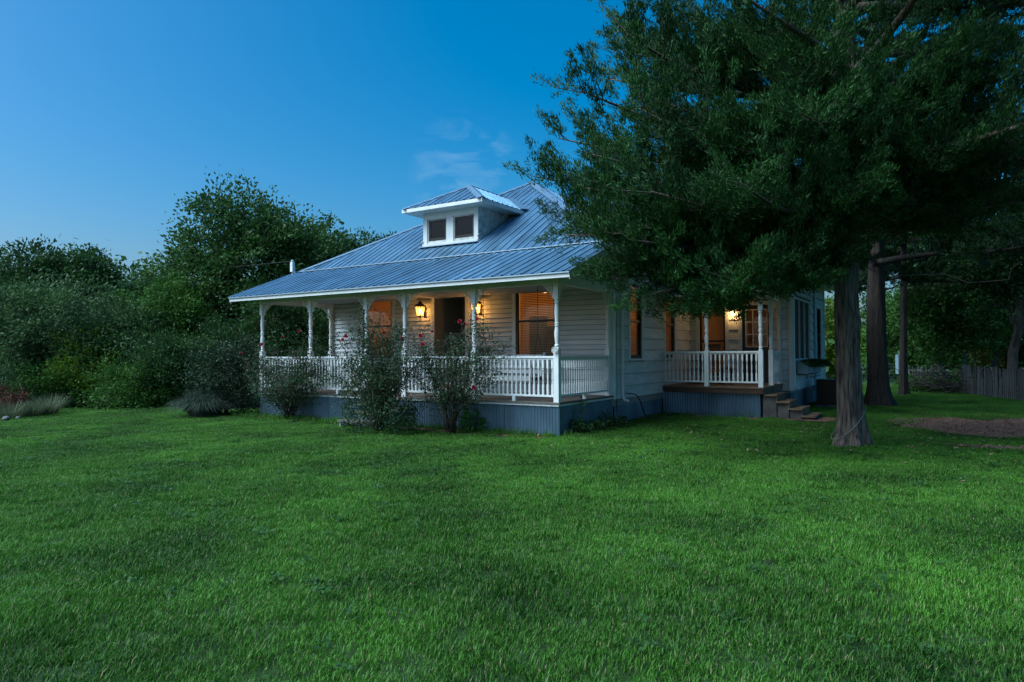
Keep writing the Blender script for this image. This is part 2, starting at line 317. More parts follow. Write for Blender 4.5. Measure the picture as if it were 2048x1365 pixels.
# ------------------------------------------------------------------ the house
XL, XR, D = -9.10, 0.0, 2.56          # porch ends and depth
ZD, ZB = .65, 2.985                   # deck, beam underside
YW, XW, YE = 8.1, 2.82, 14.1          # wing front wall, right wall, far end
YB, ZBR = 1.65, 3.99                  # break between porch roof and main roof
CXH, CYH, HALF, PITCHR = -4.57, 6.75, 5.1, .6
house = empty('farmhouse', (CXH, 6, 0), 'white clapboard farmhouse with metal hip roof, dormer and wraparound front porch', 'house')
def P(name, parent=house):            # an Empty that holds the pieces of a part, in world coordinates
    o = link(name, None, parent); o.matrix_parent_inverse = parent.matrix_world.inverted() if False else Matrix.Translation(-Vector(parent.location)) if parent is house else Matrix.Identity(4)
    return o
def H(mb, name, M, parent=house, smooth=False, label=None):
    o = mb.build(name, M, parent, smooth)
    if parent is house: o.matrix_parent_inverse = Matrix.Translation(-Vector(house.location))
    if label: o['label'] = label
    return o
def B(name, M, parent, *b, label=None): return H(MB().box(*b), name, M, parent, label=label)

# --- walls of boards
def wall_boards(part, axis, pos, face, lo, hi, z0, z1, exp, openings, M, seed):
    """lapped boards on a wall; axis 0: wall runs along X at Y=pos facing -Y; axis 1: runs along Y at X=pos facing +X"""
    q = np.random.default_rng(seed); z = z0
    while z < z1-.01:
        zt = min(z+exp-.014, z1); segs = [(lo, hi)]
        for (a0, a1, b0, b1) in openings:
            if z+exp*.5 > b0 and z+exp*.5 < b1:
                ns = []
                for s0, s1 in segs:
                    if a1 <= s0 or a0 >= s1: ns.append((s0, s1)); continue
                    if a0 > s0+.01: ns.append((s0, a0))
                    if a1 < s1-.01: ns.append((a1, s1))
                segs = ns
        for s0, s1 in segs:
            t0 = .034+q.uniform(-.003, .003); t1 = .003
            dz = q.uniform(-.0015, .0015); mb = MB()
            if axis == 0:
                V = [(s0, pos-t0, z+dz), (s1, pos-t0, z+dz), (s1, pos, z+dz), (s0, pos, z+dz), (s0, pos-t1, zt), (s1, pos-t1, zt), (s1, pos, zt), (s0, pos, zt)]
            else:
                V = [(pos+t0, s0, z+dz), (pos+t0, s1, z+dz), (pos, s1, z+dz), (pos, s0, z+dz), (pos+t1, s0, zt), (pos+t1, s1, zt), (pos, s1, zt), (pos, s0, zt)]
            Fc = [(0, 3, 2, 1), (4, 5, 6, 7), (0, 1, 5, 4), (1, 2, 6, 5), (2, 3, 7, 6), (3, 0, 4, 7)]
            mb.add(V, Fc); mb.build('siding_board', M, part)
        z += exp
def core(part, axis, p0, p1, lo, hi, z0, z1, openings, M):
    """solid wall behind the boards, pierced by the openings"""
    mb = MB(); cuts = sorted({lo, hi, *[o[0] for o in openings], *[o[1] for o in openings]})
    for a0, a1 in zip(cuts, cuts[1:]):
        c_ = (a0+a1)/2; zs = [(z0, z1)]
        for o in openings:
            if o[0] < c_ < o[1]:
                nz = []
                for s0, s1 in zs:
                    if o[2] > s0: nz.append((s0, min(s1, o[2])))
                    if o[3] < s1: nz.append((max(s0, o[3]), s1))
                zs = nz
        for s0, s1 in zs:
            if s1-s0 < .005: continue
            if axis == 0: mb.box(a0, a1, p0, p1, s0, s1)
            else: mb.box(p0, p1, a0, a1, s0, s1)
    return mb.build('wall_core', M, part)
LW, RW, DO = (-7.80, -6.68, 1.52, 3.29), (-2.58, -1.46, 1.52, 3.29), (-5.15, -4.12, .65, 3.13)
SW1, SW2 = (3.56, 4.31, 1.49, 3.29), (6.0, 6.75, 1.49, 3.29)
fw = P('front_wall'); core(fw, 0, D, D+.12, XL, XR, .4, 3.98, [LW, RW, DO], vestm)
T = .10
def wide(o, t=T, b=T): return (o[0]-t, o[1]+t, o[2]-b, o[3]+t)
wall_boards(fw, 0, D-.001, -1, XL+.09, XR-.09, ZD, 3.12, .1165, [wide(LW), wide(RW), (DO[0]-.13, DO[1]+.13, 0, 3.27)], siding, 1)
swl = P('side_wall'); core(swl, 1, -.12, 0, D+.12, YE, .4, 3.95, [SW1, SW2], vestm)
wall_boards(swl, 1, .001, 1, D+.12, YW, .56, 3.95, .2835, [wide(SW1), wide(SW2)], siding, 2)
lwl = P('left_wall'); core(lwl, 1, XL, XL+.12, D+.12, 11.3, .4, 3.95, [], siding)
bwl = P('back_wall'); core(bwl, 0, 11.3, 11.42, XL, -.12, .4, 3.95, [], siding)
WD, WWN = (1.53, 2.27, .75, 2.94), (.31, 1.06, .95, 2.94)
wf = P('wing_front_wall'); core(wf, 0, YW, YW+.12, .0, XW, .5, 3.75, [WD, WWN], vestm)
wall_boards(wf, 0, YW-.001, -1, .03, XW-.06, .56, 3.75, .2835, [wide(WD), wide(WWN)], siding, 3)
WW1, WW2 = (8.58, 11.15, 1.43, 3.18), (12.45, 13.4, 1.35, 3.06)
ws = P('wing_side_wall'); core(ws, 1, XW-.12, XW, YW+.12, YE, .5, 3.78, [WW1, WW2], vestm)
wall_boards(ws, 1, XW+.001, 1, YW+.05, YE, .56, 3.78, .2835, [wide(WW1, .07), wide(WW2, .09)], siding, 4)
wb = P('wing_back_wall'); core(wb, 0, YE, YE+.12, -.12, XW, .4, 3.78, [], siding)
cb = MB()
for x, y, z0, z1 in ((XL+.045, D-.03, ZD, 3.2), (XR-.045, D-.03, ZD, 3.2), (XR+.0, D+.06, .56, 3.95), (XW+.0, YW+.0, .56, 3.75), (XW-.0, YE-.02, .56, 3.78)):
    H(MB().box(x-.05, x+.05, y-.05, y+.05, z0, z1), 'corner_board', white)

# --- windows
def window(o, axis, pos, name='window', blinds=True, label=None, frame=.055, midrail=True, trim=True):
    a0, a1, z0, z1 = o
    w_ = P(name)
    def bx(s0, s1, d0, d1, q0, q1, nm, M, parent=w_):   # d: depth inward from the wall face (negative = proud)
        if axis == 0: return B(nm, M, parent, s0, s1, pos+d0, pos+d1, q0, q1)
        return B(nm, M, parent, pos-d1, pos-d0, s0, s1, q0, q1)
    if trim:
        bx(a0-T, a0, -.034, .03, z0-.02, z1+.0, 'trim_board', white); bx(a1, a1+T, -.034, .03, z0-.02, z1, 'trim_board', white)
        bx(a0-T, a1+T, -.038, .03, z1, z1+.1, 'trim_board', white); bx(a0-T-.03, a1+T+.03, -.07, .04, z0-.06, z0-.02, 'sill', white)
    mb = MB()
    def fb(s0, s1, q0, q1, d0=.0, d1=.06):
        if axis == 0: mb.box(s0, s1, pos+d0, pos+d1, q0, q1)
        else: mb.box(pos-d1, pos-d0, s0, s1, q0, q1)
    fb(a0, a0+frame, z0, z1); fb(a1-frame, a1, z0, z1); fb(a0+frame, a1-frame, z1-frame, z1); fb(a0+frame, a1-frame, z0, z0+frame*1.2)
    if midrail: fb(a0+frame, a1-frame, (z0+z1)/2-.025, (z0+z1)/2+.025, .005, .055)
    mb.build('sash_frame', blackfr, w_)
    bx(a0+frame, a1-frame, .028, .032, z0+frame, z1-frame, 'pane', glass)
    if blinds:
        mb = MB(); z = z0+frame+.02
        while z < z1-frame:
            t = .019
            if axis == 0: mb.add([(a0+frame+.01, pos+.09-t*.55, z-t*.75), (a1-frame-.01, pos+.09-t*.55, z-t*.75), (a1-frame-.01, pos+.09+t*.55, z+t*.75), (a0+frame+.01, pos+.09+t*.55, z+t*.75)], [(0, 1, 2, 3)])
            else: mb.add([(pos-.09+t*.55, a0+frame+.01, z-t*.75), (pos-.09+t*.55, a1-frame-.01, z-t*.75), (pos-.09-t*.55, a1-frame-.01, z+t*.75), (pos-.09-t*.55, a0+frame+.01, z+t*.75)], [(0, 1, 2, 3)])
            z += .042
        for s in (.2, .8):
            c_ = a0+(a1-a0)*s
            if axis == 0: mb.box(c_-.004, c_+.004, pos+.07, pos+.074, z0+frame, z1-frame)
            else: mb.box(pos-.074, pos-.07, c_-.004, c_+.004, z0+frame, z1-frame)
        o_ = mb.build('blind', blindm, w_); o_['kind'] = 'stuff'
    if label: w_['label'] = label
    return w_
window(LW, 0, D, label='uncovered front window showing a lit room', blinds=False)
window(RW, 0, D, label='front window with lit wooden blinds')
window(SW1, 1, 0.0, label='narrow lit window in the side wall'); window(SW2, 1, 0.0, label='narrow lit window behind the side porch railing')
window(WWN, 0, YW, blinds=False, label='dark framed window on the side porch')
# wing window with three dark screens
w3 = P('screened_window')
a0, a1, z0, z1 = WW1
for k in range(3):
    s0 = a0+(a1-a0)*k/3; s1 = a0+(a1-a0)*(k+1)/3
    B('screen_panel', screenm, w3, XW-.035, XW-.02, s0+.03, s1-.03, z0, z1)
    B('mullion', white, w3, XW-.04, XW+.02, s0-.012, s0+.03, z0, z1)
B('mullion', white, w3, XW-.04, XW+.02, a1-.03, a1+.02, z0, z1)
B('head_rail', blackfr, w3, XW-.04, XW+.05, a0-.03, a1+.05, z1, z1+.05); B('sill', white, w3, XW-.04, XW+.06, a0-.03, a1+.05, z0-.05, z0)
window(WW2, 1, XW, label='plain window at the far end of the wing', blinds=False)

# --- entrance vestibule and front door
en = P('front_entrance')
for s0, s1, q0, q1 in ((DO[0]-.13, DO[0], ZD, 3.13), (DO[1], DO[1]+.13, ZD, 3.13), (DO[0]-.15, DO[1]+.15, 3.13, 3.26)):
    B('trim_board', white, en, s0, s1, D-.045, D+.02, q0, q1)
B('cornice', white, en, DO[0]-.17, DO[1]+.17, D-.075, D+.02, 3.26, 3.30)
B('side_panel', vestm, en, DO[0]-.04, DO[0]-.002, D+.12, D+1.25, ZD, 3.4); B('side_panel', vestm, en, DO[1]+.002, DO[1]+.04, D+.12, D+1.25, ZD, 3.4)
B('ceiling_panel', vestm, en, DO[0], DO[1], D+.12, D+1.25, 3.14, 3.2)
B('back_panel', vestm, en, DO[0]-.04, DO[1]+.04, D+1.25, D+1.3, ZD, 3.4)
dd_ = P('front_door', house); B('door_leaf', blackfr, dd_, -4.93, -4.2, D+1.2, D+1.245, ZD+.01, 2.72)
B('door_panel', blackfr, dd_, -4.83, -4.62, D+1.185, D+1.2, ZD+.2, 1.5); B('door_panel', blackfr, dd_, -4.52, -4.3, D+1.185, D+1.2, ZD+.2, 1.5)
H(MB().lathe([(.001, 0), (.03, .01), (.035, .03), (.001, .05)], 8, (-4.27, D+1.17, 1.65)), 'door_knob', flash, dd_)
# --- wing door with nine lights
wd = P('porch_door'); x0, x1, z0, z1 = WD
B('trim_board', white, wd, x0-.1, x0, YW-.035, YW+.03, .75, z1); B('trim_board', white, wd, x1, x1+.1, YW-.035, YW+.03, .75, z1); B('trim_board', white, wd, x0-.1, x1+.1, YW-.036, YW+.03, z1, z1+.1)
mb = MB().box(x0, x0+.1, YW+.0, YW+.05, .76, z1).box(x1-.06, x1, YW, YW+.05, .76, z1).box(x0+.1, x1-.06, YW, YW+.05, z1-.12, z1).box(x0+.1, x1-.06, YW, YW+.05, .76, 1.77)
mb.build('door_leaf', blackfr, wd)
gx0, gx1, gz0, gz1 = x0+.1, x1-.06, 1.77, z1-.12
mb = MB()
for k in range(4):
    x = gx0+(gx1-gx0)*k/3; mb.box(x-.011, x+.011, YW-.006, YW+.02, gz0, gz1)
    z = gz0+(gz1-gz0)*k/3; mb.box(gx0, gx1, YW-.004, YW+.018, z-.011, z+.011)
mb.build('muntin_grid', white, wd)
for i in range(3):
    for j in range(3):
        B('pane', glass, wd, gx0+(gx1-gx0)*i/3+.011, gx0+(gx1-gx0)*(i+1)/3-.011, YW+.022, YW+.026, gz0+(gz1-gz0)*j/3+.011, gz0+(gz1-gz0)*(j+1)/3-.011)
H(MB().lathe([(.001, 0), (.03, .01), (.035, .03), (.001, .05)], 8, (x0+.07, YW-.05, 1.6)), 'door_knob', flash, wd)

# --- rooms behind the lit windows
def lamp(parent, loc, e, col=(1, .42, .10), r=.08):
    l = bpy.data.lights.new('lamp_light', 'POINT'); l.energy = e; l.color = col; l.shadow_soft_size = r
    o = bpy.data.objects.new('lamp_light', l); COL.objects.link(o); o.parent = parent; o.location = loc; return o
def room(name, x0, x1, y0, y1, lamps, e, z0=.66, z1=3.6, mat_=roomm):
    r_ = P(name); t = .05
    B('floor_panel', roomd, r_, x0, x1, y0, y1, z0-.05, z0); B('ceiling_panel', mat_, r_, x0, x1, y0, y1, z1, z1+.05)
    B('wall_panel', mat_, r_, x0, x1, y1, y1+t, z0, z1); 
    for (x, y, z) in lamps:
        g = H(MB().lathe([(.001, 0), (.1, .03), (.13, .1), (.08, .17), (.02, .2)], 12, (x, y, z)), 'ceiling_lamp', emat('lamp_globe', (1, .6, .25), 2), r_, True)
        lamp(r_, (x, y, z-.08), e)
    return r_
r1 = room('left_room', -8.95, -5.25, D+.14, 6.5, [(-6.6, 5.0, 3.2)], 20)
B('wall_panel', roomm, r1, -8.97, -8.95, D+.14, 6.5, .66, 3.6); B('wall_panel', roomm, r1, -5.25, -5.2, D+.14, 6.5, .66, 3.6)
B('cabinet', roomd, r1, -8.4, -7.35, 5.6, 6.3, .66, 2.75); B('door_casing', white, r1, -8.95, -8.9, 3.2, 3.32, .66, 3.0)
r2 = room('right_room', -3.95, -.14, D+.14, 7.9, [(-2.75, 4.3, 3.25), (-2.6, 6.6, 3.2)], 20)
B('wall_panel', roomm, r2, -4.0, -3.95, D+.14, 7.9, .66, 3.6)
B('cabinet', roomd, r2, -2.5, -2.2, D+.5, D+.9, .66, 2.55); B('cabinet', roomd, r2, -2.2, -1.95, D+.5, D+.9, .66, 2.3)
r3 = room('wing_room', .0, XW-.14, YW+.14, 12.2, [], 0)
B('wall_panel', roomm, r3, .0, .02, YW+.14, 12.2, .66, 3.6); B('wall_panel', roomm, r3, XW-.2, XW-.15, YW+.14, 12.2, .66, 3.6)
B('cabinet', roomd, r3, .4, 2.4, 11.6, 12.15, .66, 1.6); B('cabinet', roomd, r3, .4, 1.4, 11.8, 12.15, 2.1, 3.0)
tl = empty('tube_lamp', (1.95, 9.9, 3.18), 'glowing tube lamp seen through the porch door glass', 'lamp')
MB().box(-.5, .5, -.05, .05, .03, .42).build('housing', white, tl); MB().tube([(-.47, 0, 0), (.47, 0, 0)], .022, 8).build('tube', tubem, tl)
lamp(tl, (0, 0, -.12), 6, (1, .6, .25))

# --- porch deck, skirt
dk = P('front_deck')
for k in range(18):
    y0 = .0+k*D/18; B('deck_plank', deckm, dk, XL-.03, XR+.03, y0-.03 if k == 0 else y0, y0+D/18-.006, ZD-.035, ZD+random.uniform(-.002, .002))
B('trim_board', white, dk, XL, XR-.001, -.004, .03, .57, ZD-.037); B('trim_board', white, dk, XR-.03, XR+.004, .031, D+.0, .57, ZD-.037); B('trim_board', white, dk, XL-.004, XL+.03, .031, D, .57, ZD-.037)
def corrugated(part, a, b, z0, z1, pitch=.068, amp=.009, sheet=.66):
    a, b = np.array(a, float), np.array(b, float); L_ = np.linalg.norm(b-a); d_ = (b-a)/L_; nrm = np.array([d_[1], -d_[0]])
    k = max(1, round(L_/sheet)); S = L_/k
    for i in range(k):
        s = np.arange(0, S+.001, pitch/6); V = []; off = .004*(i % 2); tilt = random.uniform(-.004, .004)
        for q_ in s:
            o_ = amp*cos(2*pi*(i*S+q_)/pitch)+off
            p = a+d_*(i*S+q_)+nrm*(o_+tilt*q_); V += [(p[0], p[1], z0+random.uniform(-.004, .0)), (p[0], p[1], z1)]
        mb = MB(); mb.add(V, [(2*j, 2*j+2, 2*j+3, 2*j+1) for j in range(len(s)-1)]); mb.build('corrugated_sheet', skirtm, part, True)
sk = P('skirting')
corrugated(sk, (XL+.02, .035), (XR-.0, .035), -.03, .575); corrugated(sk, (XR-.035, .03), (XR-.035, D+.1), -.03, .575)
corrugated(sk, (-.02, D+.1), (-.02, 5.8), -.03, .56); corrugated(sk, (0.0, 5.86), (2.5, 5.86), -.03, .58); corrugated(sk, (2.5, 5.86), (2.5, YW), -.03, .58)
corrugated(sk, (2.5, YW+.02), (XW-.02, YW+.02), -.03, .565); corrugated(sk, (XW-.02, YW), (XW-.02, YE), -.03, .565)
corrugated(sk, (XL+.02, 11.0), (XL+.02, .03), -.03, .56)
# front steps, half hidden by roses
fs = P('front_steps')
for k in range(3):
    y1 = -.02-.3*k; z = .48-.165*k
    B('tread', deckm, fs, -5.12, -4.06, y1-.33, y1, z-.04, z); B('riser', white, fs, -5.08, -4.1, y1-.03, y1-.005, z-.165 if k < 2 else 0, z-.041)
B('stringer', white, fs, -5.1, -5.081, -.9, -.03, 0.0, .1); 

# --- posts with fretwork brackets
def post_mesh(h, top=.30, low=1.06, w=.056):
    mb = MB().box(-w, w, -w, w, 0, low).box(-w*.98, w*.98, -w*.98, w*.98, h-top, h)
    z0, z1 = low, h-top; s = z1-z0
    prof = [(.05, 0), (.054, .012), (.036, .03), (.05, .05), (.05, .07), (.036, .09), (.040, .12), (.052, .25), (.053, .33), (.040, .42), (.036, .44), (.052, .455), (.052, .47), (.036, .485), (.052, .5), (.052, .515), (.037, .53), (.042, .58), (.051, .74), (.045, .86), (.037, .91), (.052, .925), (.052, .945), (.037, .96), (.053, .98), (.05, 1)]
    mb.lathe([(r_, z0+t*s) for r_, t in prof], 12); return mb
def bracket_mesh(sx=.26, sz=.30, th=.022):
    mb = MB(); t = np.linspace(0, 1, 13)
    P1 = [(sx*(1-q)**1.0*1.0, 0, -sz*(q**1.0)) for q in t]
    curve = [(sx*(1-.15)*(1-q)+.018+.09*sin(pi*q)*(-.6), 0, -.02-(sz-.02)*q**.8) for q in t]
    mb.tube(curve, [.011]*13, 5)
    mb.bar((.0, 0, -.008), (sx, 0, -.008), th, .016); mb.bar((.008, 0, 0), (.008, 0, -sz), th, .016, (1, 0, 0))
    for c, rr in (((.10, -.085), .052), ((.10, -.085), .026), ((.185, -.05), .028), ((.05, -.175), .030), ((.035, -.245), .018)):
        mb.tube([(c[0]+rr*cos(a), 0, c[1]+rr*sin(a)) for a in np.linspace(0, 2*pi, 13)], .0085, 5, False)
    return mb
pm_ = post_mesh(ZB-ZD).data('post', white); bm_ = bracket_mesh().data('bracket', white)
def post(x, y, dirs, me=pm_, z=ZD, hz=ZB):
    o = link('porch_post', me, house, (x, y, z)); o.matrix_parent_inverse = Matrix.Translation(-Vector(house.location))
    for a in dirs:
        b = link('bracket', bm_, o, (.055*cos(a), .055*sin(a), hz-z)); b.rotation_euler = (0, 0, a)
    return o
PX = [-9.04, -7.15, -5.207, -4.005, -2.06, -.06]
for i, x in enumerate(PX):
    dirs = [0, pi] if 0 < i < 5 else ([0, pi/2] if i == 0 else [pi, pi/2])
    post(x, .06, dirs)
post(XL+.06, D-.1, [-pi/2]); post(XR-.06, D-.1, [-pi/2])
# --- railings
bal_prof = [(.026, 0), (.026, .26), (.012, .265), (.020, .29), (.012, .31), (.019, .36), (.021, .42), (.014, .52), (.012, .545), (.020, .56), (.012, .575), (.020, .59), (.026, .595), (.026, .80)]
def bal_mesh(h, s=1.):
    mb = MB(); mb.box(-.019*s, .019*s, -.019*s, .019*s, 0, h*.30); mb.box(-.019*s, .019*s, -.019*s, .019*s, h*.76, h)
    mb.lathe([(r_*s, z*h) for r_, z in ((.019, .30), (.011, .315), (.019, .34), (.011, .365), (.016, .45), (.018, .53), (.013, .64), (.011, .69), (.019, .715), (.011, .74), (.019, .76))], 6); return mb
balm = bal_mesh(.735).data('baluster', white)
def railing(a, b, z, gap=.106, h=.91, thick=.04, block=True):
    a, b = np.array(a, float), np.array(b, float); L_ = np.linalg.norm(b-a); d_ = (b-a)/L_; ang = math.atan2(d_[1], d_[0])
    r_ = P('porch_railing')
    def seg(z0, z1, w_, nm):
        p, q = np.append(a, (z0+z1)/2), np.append(b, (z0+z1)/2); MB().bar(p, q, w_, z1-z0).build(nm, white, r_)
    seg(z+h-.04, z+h, .085, 'top_rail'); seg(z+h-.075, z+h-.041, .04, 'sub_rail'); seg(z+.10, z+.14, .05, 'bottom_rail')
    k = max(2, round(L_/gap))
    for i in range(k):
        p = a+d_*L_*(i+.5)/k; o = link('baluster', balm, r_, (p[0], p[1], z+.14)); o.rotation_euler = (0, 0, ang); o.scale = (1, 1, (h-.215)/.735)
    if block:
        p = (a+b)/2; MB().box(-.035, .035, -.03, .03, 0, .10).build('support_block', white, r_).location = (p[0], p[1], z)
for i in (0, 1, 3, 4): railing((PX[i]+.056, .06), (PX[i+1]-.056, .06), ZD)
railing((XR-.06, .12), (XR-.06, D-.16), ZD); railing((XL+.06, .12), (XL+.06, D-.16), ZD)

# --- beams, porch ceiling, gable ends
bmz = P('porch_beams')
B('beam', white, bmz, XL-.02, XR+.02, .0, .12, ZB, 3.14); B('beam', white, bmz, XR-.12, XR+.015, .121, D-.02, ZB, 3.14); B('beam', white, bmz, XL-.015, XL+.12, .121, D-.02, ZB, 3.14)
B('porch_ceiling', ceilm, house, XL+.12, XR-.12, .121, D-.03, 3.10, 3.13)
for gx_, s in ((XR, 1), (XL, -1)):
    g = P('gable_end'); q = 0
    for z in np.arange(3.142, 3.95, .1165):
        yl = max(.0, (z+.116-3.17)/((ZBR-3.13)/(YB+.51))-.51+.15)
        if yl > D-.1: break
        mb = MB(); t0, t1 = .034, .003; X0 = gx_-.02*s
        mb.add([(gx_+s*(t0-.012), yl, z), (gx_+s*(t0-.012), D+.1, z), (X0, D+.1, z), (X0, yl, z), (gx_+s*(t1-.012), yl, z+.104), (gx_+s*(t1-.012), D+.1, z+.104), (X0, D+.1, z+.104), (X0, yl, z+.104)],
               [(0, 3, 2, 1), (4, 5, 6, 7), (0, 1, 5, 4), (1, 2, 6, 5), (2, 3, 7, 6), (3, 0, 4, 7)])
        mb.build('siding_board', siding, g)

# --- roofs of ribbed panels
def roof_face(part, O, U, Vv, L0, L1, vmax, poly_lo, poly_hi, pw=.915, rib=.229, M=metal, lift=0.):
    """panels across a face: O origin at eave, U unit along eave, Vv unit up slope; poly_lo/hi(s): slope extent at s"""
    O, U, Vv = (np.array(q, float) for q in (O, U, Vv)); N = np.cross(U, Vv); N /= np.linalg.norm(N)
    s = L0; i = 0
    while s < L1-.02:
        e = min(s+pw, L1); S = []
        k = 0
        while s+k*rib < e-.001:
            b = s+k*rib
            for ds, h in ((0, .022), (.018, .022), (.032, 0), (.10, 0), (.104, .004), (.118, .004), (.122, 0), (rib-.034, 0), (rib-.016, .022)):
                if b+ds < e: S.append((b+ds, h))
            k += 1
        S.append((e, .0225))
        V = []
        for q, h in S:
            lo, hi = poly_lo(q), max(poly_hi(q), poly_lo(q)+.002)
            for w_ in (lo, hi): V.append(O+U*q+Vv*w_+N*(h+lift+(.002 if i % 2 else 0)))
        mb = MB(); mb.add(V, [(2*j, 2*j+2, 2*j+3, 2*j+1) for j in range(len(S)-1)]); mb.build('roof_panel', M, part)
        s = e; i += 1
def cap(part, a, b, w=.17, drop=.07, up=.03, M=flash, nm='ridge_cap'):
    a, b = np.array(a, float), np.array(b, float); d_ = (b-a)/np.linalg.norm(b-a); x = np.cross(d_, (0, 0, 1)); x /= np.linalg.norm(x)
    V = []
    for p in (a, b): V += [p-x*w+np.array((0, 0, up-drop)), p+np.array((0, 0, up)), p+x*w+np.array((0, 0, up-drop))]
    MB().add(V, [(0, 1, 4, 3), (1, 2, 5, 4)]).build(nm, M, part)
XF0, XF1, YF, ZE = -9.655, .525, -.51, 3.14
pr = P('porch_roof'); L_ = math.hypot(YB-YF, ZBR-ZE)
roof_face(pr, (XF0, YF-.03, ZE), (1, 0, 0), (0, (YB-YF)/L_, (ZBR-ZE)/L_), 0, XF1-XF0, L_, lambda s: 0, lambda s: L_+.05)
MB().add([(XF0+.02, YF, ZE-.02), (XF1-.02, YF, ZE-.02), (XF1-.02, YB+.1, ZBR-.02), (XF0+.02, YB+.1, ZBR-.02)], [(0, 1, 2, 3)]).build('roof_deck', ceilm, pr)
MB().box(XF0, XF1, YF, YF+.025, 3.03, 3.12).build('fascia_board', white, pr)
MB().box(XF0-.005, XF1+.005, YF-.035, YF+.01, 3.112, 3.136).build('drip_edge', flash, pr)
B('soffit', ceilm, pr, XF0+.02, XF1-.02, YF+.026, .0, 3.125, 3.135)
for x, s in ((XF1, 1), (XF0, -1)):
    MB().bar((x-.012*s, YF, 3.06), (x-.012*s, YB+.3, 3.06+(YB+.3-YF)*(ZBR-ZE)/(YB-YF)), .024, .14).build('rake_board', white, pr)
    MB().bar((x+.004*s, YF-.03, ZE+.012), (x+.004*s, YB, ZBR+.012), .07, .014).build('rake_trim', flash, pr)
mr = P('main_roof')
x0, x1, y0, y1 = CXH-HALF, CXH+HALF, CYH-HALF, CYH+HALF; zt = ZBR+HALF*PITCHR; apex = (CXH, CYH, zt)
sl_ = math.hypot(1, PITCHR)
for O, U, Vd in (((x0, y0, ZBR), (1, 0, 0), (0, 1)), ((x1, y0, ZBR), (0, 1, 0), (-1, 0)), ((x1, y1, ZBR), (-1, 0, 0), (0, -1)), ((x0, y1, ZBR), (0, -1, 0), (1, 0))):
    Vv = (Vd[0]/sl_, Vd[1]/sl_, PITCHR/sl_)
    roof_face(mr, O, U, Vv, 0, 2*HALF, HALF, lambda s: 0, lambda s: sl_*max(0, min(s, 2*HALF-s)))
for cx_, cy_ in ((x0, y0), (x1, y0), (x1, y1), (x0, y1)): cap(mr, (cx_, cy_, ZBR), apex)
MB().bar((x0, y0+.03, ZBR+.035), (x1, y0+.03, ZBR+.035), .16, .02).build('transition_flashing', flash, mr)
for a, b in (((x1, y0, 0), (x1, y1, 0)), ((x1, y1, 0), (x0, y1, 0)), ((x0, y1, 0), (x0, y0, 0))):
    MB().bar((a[0], a[1], ZBR-.08), (b[0], b[1], ZBR-.08), .025, .15).build('fascia_board', white, mr)
MB().add([(x0+.02, y0+.2, ZBR-.1), (x1-.02, y0+.2, ZBR-.1), (x1-.02, y1-.02, ZBR-.1), (x0+.02, y1-.02, ZBR-.1)], [(0, 1, 2, 3)]).build('soffit', ceilm, mr)

# --- dormer
dm = P('dormer'); DY, DX0, DX1, DZ0, DZ1 = 2.5, -5.47, -3.68, 4.47, 5.40
def zroof(y): return ZBR+(y-YB)*PITCHR
yb_ = YB+(DZ1-ZBR)/PITCHR
wl, wr = (-5.31, -4.72, 4.64, 5.20), (-4.44, -3.82, 4.64, 5.20)
core(dm, 0, DY, DY+.08, DX0, DX1, DZ0-.05, DZ1, [wl, wr], worn)
for o in (wl, wr):
    mb = MB(); a0, a1, z0, z1 = o; f_ = .05
    mb.box(a0, a0+f_, DY+.015, DY+.06, z0, z1).box(a1-f_, a1, DY+.015, DY+.06, z0, z1).box(a0+f_, a1-f_, DY+.015, DY+.06, z1-f_, z1).box(a0+f_, a1-f_, DY+.015, DY+.06, z0, z0+f_*1.5)
    mb.build('sash_frame', blackfr, dm); MB().box(a0+f_, a1-f_, DY+.03, DY+.034, z0+f_, z1-f_).build('pane', darkglass, dm)
    MB().box(a0-.02, a1+.02, DY+.3, DY+.32, z0-.1, z1+.1).build('dark_room_panel', blackfr, dm)  # black sheet stands in for the darkness of the unlit room
for s0, s1 in ((DX0-.012, DX0+.12), (wl[1]+.03, wr[0]-.03), (DX1-.11, DX1+.012)): MB().box(s0, s1, DY-.022, DY+.0, DZ0+.06, DZ1-.17).build('trim_board', white, dm)
MB().box(DX0-.012, DX1+.012, DY-.026, DY, DZ1-.168, DZ1).build('frieze_board', white, dm); MB().box(DX0-.015, DX1+.015, DY-.05, DY+.0, DZ0+.02, DZ0+.1).build('sill', white, dm)
MB().box(DX0-.05, DX1+.05, DY-.16, DY, DZ0-.0, DZ0+.018).build('apron_flashing', flash, dm)
for x, s in ((DX1, 1), (DX0, -1)):
    z = zroof(DY)-.02; k = 0
    while z < DZ1:
        zz = min(z+.30, DZ1); ya, yb2 = max(DY+.0, DY), YB+(zz-ZBR)/PITCHR; ya0 = YB+(z-ZBR)/PITCHR
        MB().add([(x+s*.018, DY, z), (x+s*.018, max(ya0, DY+.01)+.05, z), (x+s*.006, yb2+.1, zz), (x+s*.006, DY, zz), (x-s*.03, DY, z), (x-s*.03, max(ya0, DY+.01)+.05, z), (x-s*.03, yb2+.1, zz), (x-s*.03, DY, zz)],
                 [(0, 1, 2, 3), (7, 6, 5, 4), (0, 3, 7, 4), (1, 0, 4, 5), (2, 1, 5, 6), (3, 2, 6, 7)]).build('siding_board', worn, dm); z += .297; k += 1
    MB().bar((x+s*.03, DY-.03, zroof(DY-.03)+.09), (x+s*.03, yb_-.05, zroof(yb_-.05)+.09), .02, .17).build('side_flashing', worn, dm)
EO = .42; ez = DZ1+.10; ex0, ex1, ey0 = DX0-EO, DX1+EO, DY-EO; hw = (ex1-ex0)/2; dp = .56; zr_ = ez+hw*dp; mx_ = (ex0+ex1)/2
